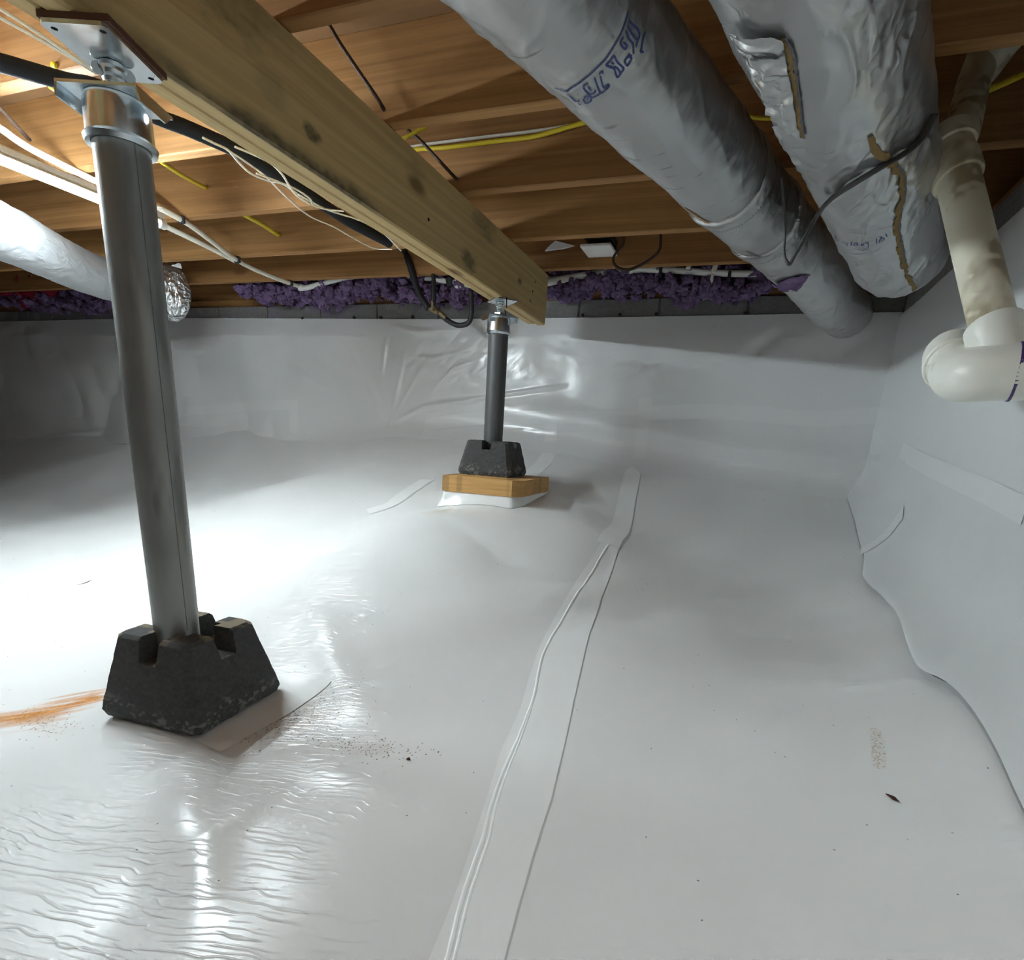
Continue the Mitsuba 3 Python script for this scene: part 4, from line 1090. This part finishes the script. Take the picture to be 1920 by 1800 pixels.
# unseen trunk box added as a light blocker, just outside the frame on the left: it keeps the lamp's light from the far left wall
t = 'added_trunk'
tag(t, 'added unseen grey trunk box that shades the far left wall', 'duct')
add(t, box(-3.3, -2.50, -1.6, 1.34, .32, .70, .004), mat('foil_pale'))


def flap(base, tip, w, seed):
    """a torn tongue of foil standing off the duct"""
    base, tip = np.array(base, float), np.array(tip, float)
    d = tip - base
    s = np.cross(d, [0, 0, 1.0])
    s /= np.linalg.norm(s)
    u, v = np.meshgrid(np.linspace(0, 1, 14), np.linspace(-.5, .5, 9), indexing='ij')
    P = base + u[..., None] * d + (v * w * (1 - .8 * u))[..., None] * s
    P = P + (.006 * (meshkit.fbm(P * 60, 2, seed) - .5))[..., None] * np.cross(d / np.linalg.norm(d), s)
    return sheet(P)


add(t + '__foil_flap', flap((-.092, .905, .508), (-.118, .868, .520), .035, 2), mat('foil_bright'), smooth=True)
add(t + '__foil_flap', flap((-.012, 1.17, .492), (-.036, 1.135, .494), .03, 3), mat('foil_bright'), smooth=True)
add(t + '__foil_flap', flap((.105, .93, .600), (.125, .915, .600), .03, 5), mat('foil_bright'), smooth=True)

t = 'duct_002'
tag(t, 'pale foil wrapped duct at the left edge below the lit tube', 'duct', 'foil wrapped ducts')
add(t + '__sleeve', duct_mesh(D3, np.full(len(D3), R3), 220, 72, .004, 21), mat('foil_pale'), smooth=True)
bo = trimesh.creation.icosphere(5, 1.0)
nv = bo.vertices
rad = 1 + .10 * (meshkit.fbm(nv * 2.5, 3, 5) - .5) * 2 + .16 * (.5 - np.abs(meshkit.fbm(nv * [7, 7, 3], 3, 6) - .5) * 2)
bo.vertices = nv * rad[:, None] * [.085, .085, .128] + [-2.815, 2.37, .612]
add(t + '__foil_boot', bo, mat('foil_bright'), smooth=True)
labels[t + '__foil_boot'] = {'label': 'crumpled shiny foil boot closing the duct'}
add(t + '__foil_flap', flap((-2.735, 2.35, .712), (-2.69, 2.33, .722), .05, 9), mat('white_plastic'), smooth=True)

# hanging strap
t = 'hanger_strap'
tag(t, 'black flat strap looped from the fat duct under the thinner duct', 'strap')
sp = np.vstack([B_strap_hang, np.array(B_strap)[3:]])
add(t, tube(sp, [.0055, .0075, .0085, .0085, .0085, .008, .0075, .007], 10, n=80, flat=(1.0, .5)), mat('strap'), smooth=True)
add(t + '__thin_end', tube(np.array(B_strap_thin), .0030, 8, n=40, flat=(1, .7)), mat('strap'), smooth=True)

# ------------------------------------------------------------------ drain
t = 'drain_pipe'
tag(t, 'dirty cream plastic drain pipe with white fittings at the right edge', 'drain pipe')
a, b = np.array(B_drain)
add(t + '__pipe', tube(np.array([a, b]), .0345, 36), mat('pvc_dirty'), smooth=40)
up = np.array(B_drain_top)
d = (a - b) / np.linalg.norm(a - b)
add(t + '__coupling', lathe([(.034, -.045), (.0395, -.045), (.041, -.042), (.041, -.002), (.038, 0), (.0365, .03), (.041, .032), (.041, .065), (.034, .067)], 36, a + d * .01, a + d), mat('pvc_dirty'), smooth=35)
labels[t + '__coupling'] = {'label': 'pale coupling joining the two pipe lengths'}
add(t + '__pipe', tube(np.vstack([a + d * .04, up[1] + [.0, .0, .0], up[2], up[3]]), .031, 28, n=24), mat('pvc_dirty'), smooth=40)
add(t + '__branch', tube(np.array([up[3] - [0, .02, .04], up[3] + [.05, -.06, .02], up[3] + [.16, -.09, .04]]), .030, 24, n=16), mat('pvc_dirty'), smooth=40)
fit = np.array(B_fit) * .9
add(t + '__trap_bend', tube(fit[:-1], [.046, .046, .046, .046, .0445, .0425], 40, n=60), mat('pvc'), smooth=50)
hd = (fit[-1] - fit[-2]) / np.linalg.norm(fit[-1] - fit[-2])
add(t + '__open_hub', lathe([(.033, -.012), (.0455, -.010), (.0485, -.006), (.0485, .064), (.046, .067), (.040, .067), (.0395, .03), (0, .03)], 44, fit[-2] - hd * .01, fit[-1]), mat('pvc'), smooth=35)
hb, ht = b - d * .10, b - d * .012
hu = d
L_h = np.linalg.norm(ht - hb)
add(t + '__inlet_hub', lathe([(.03, 0), (.0415, .004), (.0415, L_h - .018), (.0435, L_h - .014), (.0435, L_h + .012), (.0415, L_h + .015), (.0355, L_h + .015), (.0355, L_h - .01)], 44, hb, ht), mat('pvc'), smooth=35)
e0 = fit[1] * .45 + fit[2] * .55
add(t + '__purple_primer_ring', around([e0, e0 + fit[1] - fit[2]], .0462, .0014, 48, .0045), mat('primer'), smooth=40)

# ------------------------------------------------------------------ water pipes
t = 'water_pipe'
tag(t, 'cream water pipe under the joists that curves down to the white wall pipe', 'pipe', 'cream pipes beside the lamp')
add(t, tube(B_pex_a, .0095, 14, n=90), mat('pex'), smooth=True)
t1 = 'water_pipe_001'
tag(t1, 'cream water pipe nearest the lit tube that joins the other pipe', 'pipe', 'cream pipes beside the lamp')
add(t1, tube(B_pex_b, .0095, 14, n=60), mat('pex'), smooth=True)


def clip(tk, P, r=.0095):
    add(tk + '__pipe_clip', box(P[0] - r - .005, P[0] + r + .005, P[1] - .007, P[1] + .007, P[2] - r - .003, P[2] + r + .0025, .003), mat('black'))


clip(t, (-2.048, 1.80, .697)), clip(t1, (-2.172, 1.80, .697)), clip(t, (-2.245, 2.25, .697)), clip(t, (-2.286, 2.63, .697))
t = 'wall_pipe'
tag(t, 'white water pipe along the purple insulation left of the beam', 'pipe', 'white pipes along the back wall')
w = np.vstack([np.array(B_pex_a)[-1:] + [.006, .012, -.004], np.array(B_pipe_wl)])
add(t, tube(w, [.012, .0125, .012, .011, .010], 14, n=40), mat('pex_white'), smooth=True)
add(t + '__elbow', lathe([(0, -.012), (.015, -.012), (.016, 0), (.015, .014), (0, .014)], 18, w[0], w[1]), mat('pex_white'), smooth=40)
t = 'wall_pipe_001'
tag(t, 'white pipe between the two black hoses and the beam', 'pipe', 'white pipes along the back wall')
add(t, tube(np.array(B_pipe_wl2) + [0, 0, 0], .012, 14, n=30), mat('pex_white'), smooth=True)
add(t + '__clamp', box(-1.385, -1.352, 2.70, 2.74, .672, .715, .003), mat('pex_white'))
add(t + '__clamp', box(-1.43, -1.40, 2.698, 2.738, .68, .72, .003), mat('black'))
t = 'wall_pipe_002'
tag(t, 'long white pipe along the purple insulation right of the beam', 'pipe', 'white pipes along the back wall')
add(t, tube(np.array(B_pipe_wr) + [0, 0, .004], [.017, .014, .013, .0125, .012, .0125, .013], 14, n=60), mat('pex_white'), smooth=True)
for x, z in ((-.435, .717), (-.225, .69), (-.16, .69)):
    add(t + '__clamp', box(x - .006, x + .006, 2.70, 2.74, z - .02, z + .014, .002), mat('black' if x < -.4 or x > -.2 else 'pex_white'))
for nm, P, lb_ in (('riser_pipe', B_pex_r1, 'left one of two short curved cream pipes above the white wall pipe'), ('riser_pipe_001', B_pex_r2, 'right one of two short curved cream pipes above the white wall pipe')):
    tag(nm, lb_, 'pipe', 'short curved pipes')
    add(nm, tube(np.array(P), .0098, 14, n=24), mat('pex'), smooth=True)
P = np.array(B_pex_r1)[0]
add('riser_pipe__pipe_clip', box(P[0] - .016, P[0] + .016, P[1] - .006, P[1] + .008, P[2] - .02, P[2] - .008, .002), mat('black'))

# black insulated line and its hoses
t = 'black_line'
tag(t, 'thick black foam covered pipe passing behind the near post', 'pipe')
ha = np.array(B_hose_a)
add(t, tube(ha, .0165, 16, n=110), mat('black_foam'), smooth=True)
t = 'drop_hose'
tag(t, 'black hose dropping from the joists to a brass tee on the back wall', 'hose')
add(t, tube(np.vstack([ha[-1:] + [-.2, .3, .1], np.array(B_hose_b)]), .0155, 14, n=40), mat('black'), smooth=True)
add(t + '__tee', cat([tube([(-1.475, 2.61, .575), (-1.435, 2.635, .556)], .0135, 12), tube([(-1.453, 2.62, .60), (-1.4535, 2.62, .556)], .0125, 12), tube([(-1.445, 2.64, .567), (-1.402, 2.655, .535)], .011, 12)]), mat('brass'), smooth=40)
add(t + '__riser', tube(np.array(B_hose_c), [.0095, .0095, .0135, .0115], 12, n=24), mat('black'), smooth=True)
t = 'looped_hose'
tag(t, 'short black hose looping from the brass tee up behind the beam end', 'hose')
add(t, tube(np.array(B_hose_d), .0115, 14, n=50), mat('black'), smooth=True)

# ------------------------------------------------------------------ cables
CB = [('power_cable', B_cab1, .0042, 'cable_white', 'upper white cable left of the beam at the top left corner', 'white cables beside the beam'),
      ('power_cable_001', B_cab2, .0042, 'cable_white', 'lower white cable left of the beam at the top left corner', 'white cables beside the beam'),
      ('power_cable_002', B_cab3, .0032, 'cable_white', 'white cable sagging beside the black foam pipe', 'white cables beside the beam'),
      ('power_cable_003', B_cab4, .0026, 'cable_white', 'lowest thin white cable sagging below the joists along the beam', 'white cables beside the beam'),
      ('power_cable_004', B_cab5, .003, 'cable_white', 'white cable curling closest under the edge of the beam', 'white cables beside the beam'),
      ('power_cable_005', B_cab6, .003, 'cable_white', 'short white cable loop between the other cables and the beam', 'white cables beside the beam'),
      ('power_cable_006', B_cab7, .003, 'cable_white', 'white cable ending at the top of the black drop hose', 'white cables beside the beam'),
      ('power_cable_007', B_yel1, .0075, 'cable_yellow', 'short yellow cable just above the black foam pipe', 'yellow cables through the joists'),
      ('power_cable_008', B_yel2, .0075, 'cable_yellow', 'short yellow cable just below the black foam pipe', 'yellow cables through the joists'),
      ('power_cable_009', B_yel3, .0075, 'cable_yellow', 'yellow cable between two joists right of the near post', 'yellow cables through the joists'),
      ('power_cable_010', B_yel4, .010, 'cable_yellow', 'yellow cable between two joists above the pair of cream pipes', 'yellow cables through the joists'),
      ('power_cable_011', B_yelr, .007, 'cable_yellow', 'yellow cable along a joist between the beam and the long duct', 'cables right of the beam'),
      ('power_cable_012', B_whr, .005, 'cable_white', 'white cable just above the yellow one between beam and duct', 'cables right of the beam'),
      ('power_cable_013', B_whr2, .0055, 'cable_yellow', 'short pale yellow cable at the upper edge of the beam', 'cables right of the beam'),
      ('power_cable_014', B_yelr2, .006, 'cable_yellow', 'bit of yellow cable showing between the two ducts', 'cables right of the beam'),
      ('power_cable_015', B_palr, .008, 'cable_yellow', 'pale cable right of the drain pipe at the right edge', 'cables right of the beam'),
      ('power_cable_016', B_brn1, .0055, 'cable_brown', 'dark cable across the joist face near the top of the beam', 'dark cables'),
      ('power_cable_017', B_brn2, .0055, 'cable_brown', 'dark cable crossing the yellow cable beside the beam', 'dark cables'),
      ('power_cable_018', B_rodl, .006, 'cable_brown', 'short dark cable at the left edge above the cream pipe', 'dark cables'),
      ('power_cable_019', [B_loop_pt_jC[0], [-.375, 2.30, .83]] + B_loopcable[1:], .0052, 'cable_brown', 'thin black cable hanging in a loop from a joist near the white outlet', 'dark cables')]
for nm, P, r, mk, lb_, gr in CB:
    tag(nm, lb_, 'cable', gr)
    add(nm, tube(np.array(P), r, 8, n=max(16, 9 * len(P)), flat=(1.0, .8)), mat(mk), smooth=True)

# white outlet box and the torn paper flap on the joist face
t = 'outlet_box'
tag(t, 'small white plastic box with a dark opening on the joist face', 'box')
add(t + '__body', box(-.715, -.605, 2.50, 2.608, .778, .80, .002), mat('slot_dark'))
add(t + '__sill', box(-.722, -.600, 2.47, 2.606, .744, .755, .002), mat('white_plastic'))
add(t + '__back', box(-.712, -.608, 2.597, 2.6085, .755, .778, .001), mat('slot_dark'))
t = 'paper_flap'
fv = np.array([(-.876, 2.5, .745), (-.868, 2.5, .757), (-.842, 2.52, .787), (-.775, 2.58, .783), (-.815, 2.55, .765), (-.845, 2.52, .755)])
fm = trimesh.convex.convex_hull(np.vstack([fv, fv + [0, .004, 0]]))
k = add(t, fm, mat('white_plastic'))
tag(k, 'folded white paper flap hanging beside the white outlet box', 'paper')

# ------------------------------------------------------------------ insulation in the rim
def tufts(x0, x1, n, seed, zb, zt, y0=2.70, y1=2.93, rmin=.007, rmax=.026):
    """a bank of loose fill: one big lumpy body with many small torn tufts on it"""
    g = np.random.default_rng(seed)
    ms = []
    base = trimesh.creation.icosphere(2, 1.0)
    for i in range(n):
        x = g.uniform(x0, x1)
        y = g.uniform(y0, y1)
        lo = zb(x) if callable(zb) else zb
        lo += .05 * (meshkit.noise(np.array([x * 12, seed, 0.0])) - .4)
        z = lo + (zt - lo) * g.random() ** 1.6
        r = rmin + (rmax - rmin) * g.random() ** 1.7
        b_ = base.copy()
        v = b_.vertices
        rr = 1 + 1.1 * (meshkit.fbm(v * 2.6 + i * 7.3, 3, seed) - .5) * 2
        b_.vertices = v * rr[:, None] * r * g.uniform(.7, 1.4, 3) + [x, y, max(z, lo + r * .5)]
        ms.append(b_)
    return cat(ms)


zl = lambda x: .655 + .018 * math.sin(x * 9) + .012 * math.sin(x * 23)
INS = [(-2.72, -1.33, 820, 31, 'fluffy purple insulation tufts in the rim left of the beam end'), (-.98, .16, 720, 32, 'fluffy purple insulation tufts in the rim right of the beam end'),
       (-4.9, -3.35, 600, 33, 'purple insulation behind the pale duct at the left edge')]
for x0, x1, n, sd, lb_ in INS:
    k = add('purple_insulation', tufts(x0, x1, n, sd, zl, .80), mat('purple'), smooth=True)
    tag(k, lb_, 'insulation', 'purple insulation')
k = add('red_insulation', tufts(-5.3, -4.28, 60, 41, .71, .86, 2.67, 2.9, .03, .06), mat('red'), smooth=True)
tag(k, 'red sheet stuffed in the rim at the left edge', 'insulation')

# ------------------------------------------------------------------ litter on the ground sheet
def litter(name, P, r, mk, label, catg, flatn=.5):
    P = np.array(P, float)
    P[:, 2] = floor_z(P[:, 0], P[:, 1]) + r * .6
    n = 14
    k = add(name, tube(P, r * np.sin(np.linspace(.25, np.pi - .1, len(P))) if len(P) > 2 else r, 7, n=n, flat=(1, flatn)), mat(mk), smooth=True)
    tag(k, label, catg)


litter('dry_leaf', [B_twig[0], B_twig[1], B_twig[2]], .0042, 'twig', 'dark curled leaf lying alone on the sheet at the lower right', 'leaf')
litter('soil_crumb', [B_leaf[0], (-.428, .7195, 0), B_leaf[1]], .0034, 'twig', 'dark soil crumb on the sheet right of the near block', 'crumb')
litter('thin_stem', [B_stem[0], (-1.953, 1.21, 0), B_stem[1]], .0013, 'twig', 'thin dry stem on the bright sheet left of the near post', 'stem', .9)
g = np.random.default_rng(5)
sp = []
ic = trimesh.creation.icosphere(1, 1.0)
for i in range(170):
    if i < 120:
        x, y = g.normal(-.70, .07), g.normal(.79, .05)
    elif i < 170:
        x, y = g.normal(-.53, .07), g.normal(.735, .02)
    else:
        x, y = g.uniform(-1.6, .45), g.uniform(.35, 1.9)
    r = g.uniform(.0004, .0011)
    m_ = ic.copy()
    m_.vertices = m_.vertices * r * [1.3, 1, .6] + [x, y, float(floor_z(x, y)) + r * .3]
    sp.append(m_)
add('dirt_specks', cat(sp), mat('twig'))
tag('dirt_specks', 'scattered dark soil specks on the white ground sheet', 'dirt', kind='stuff')
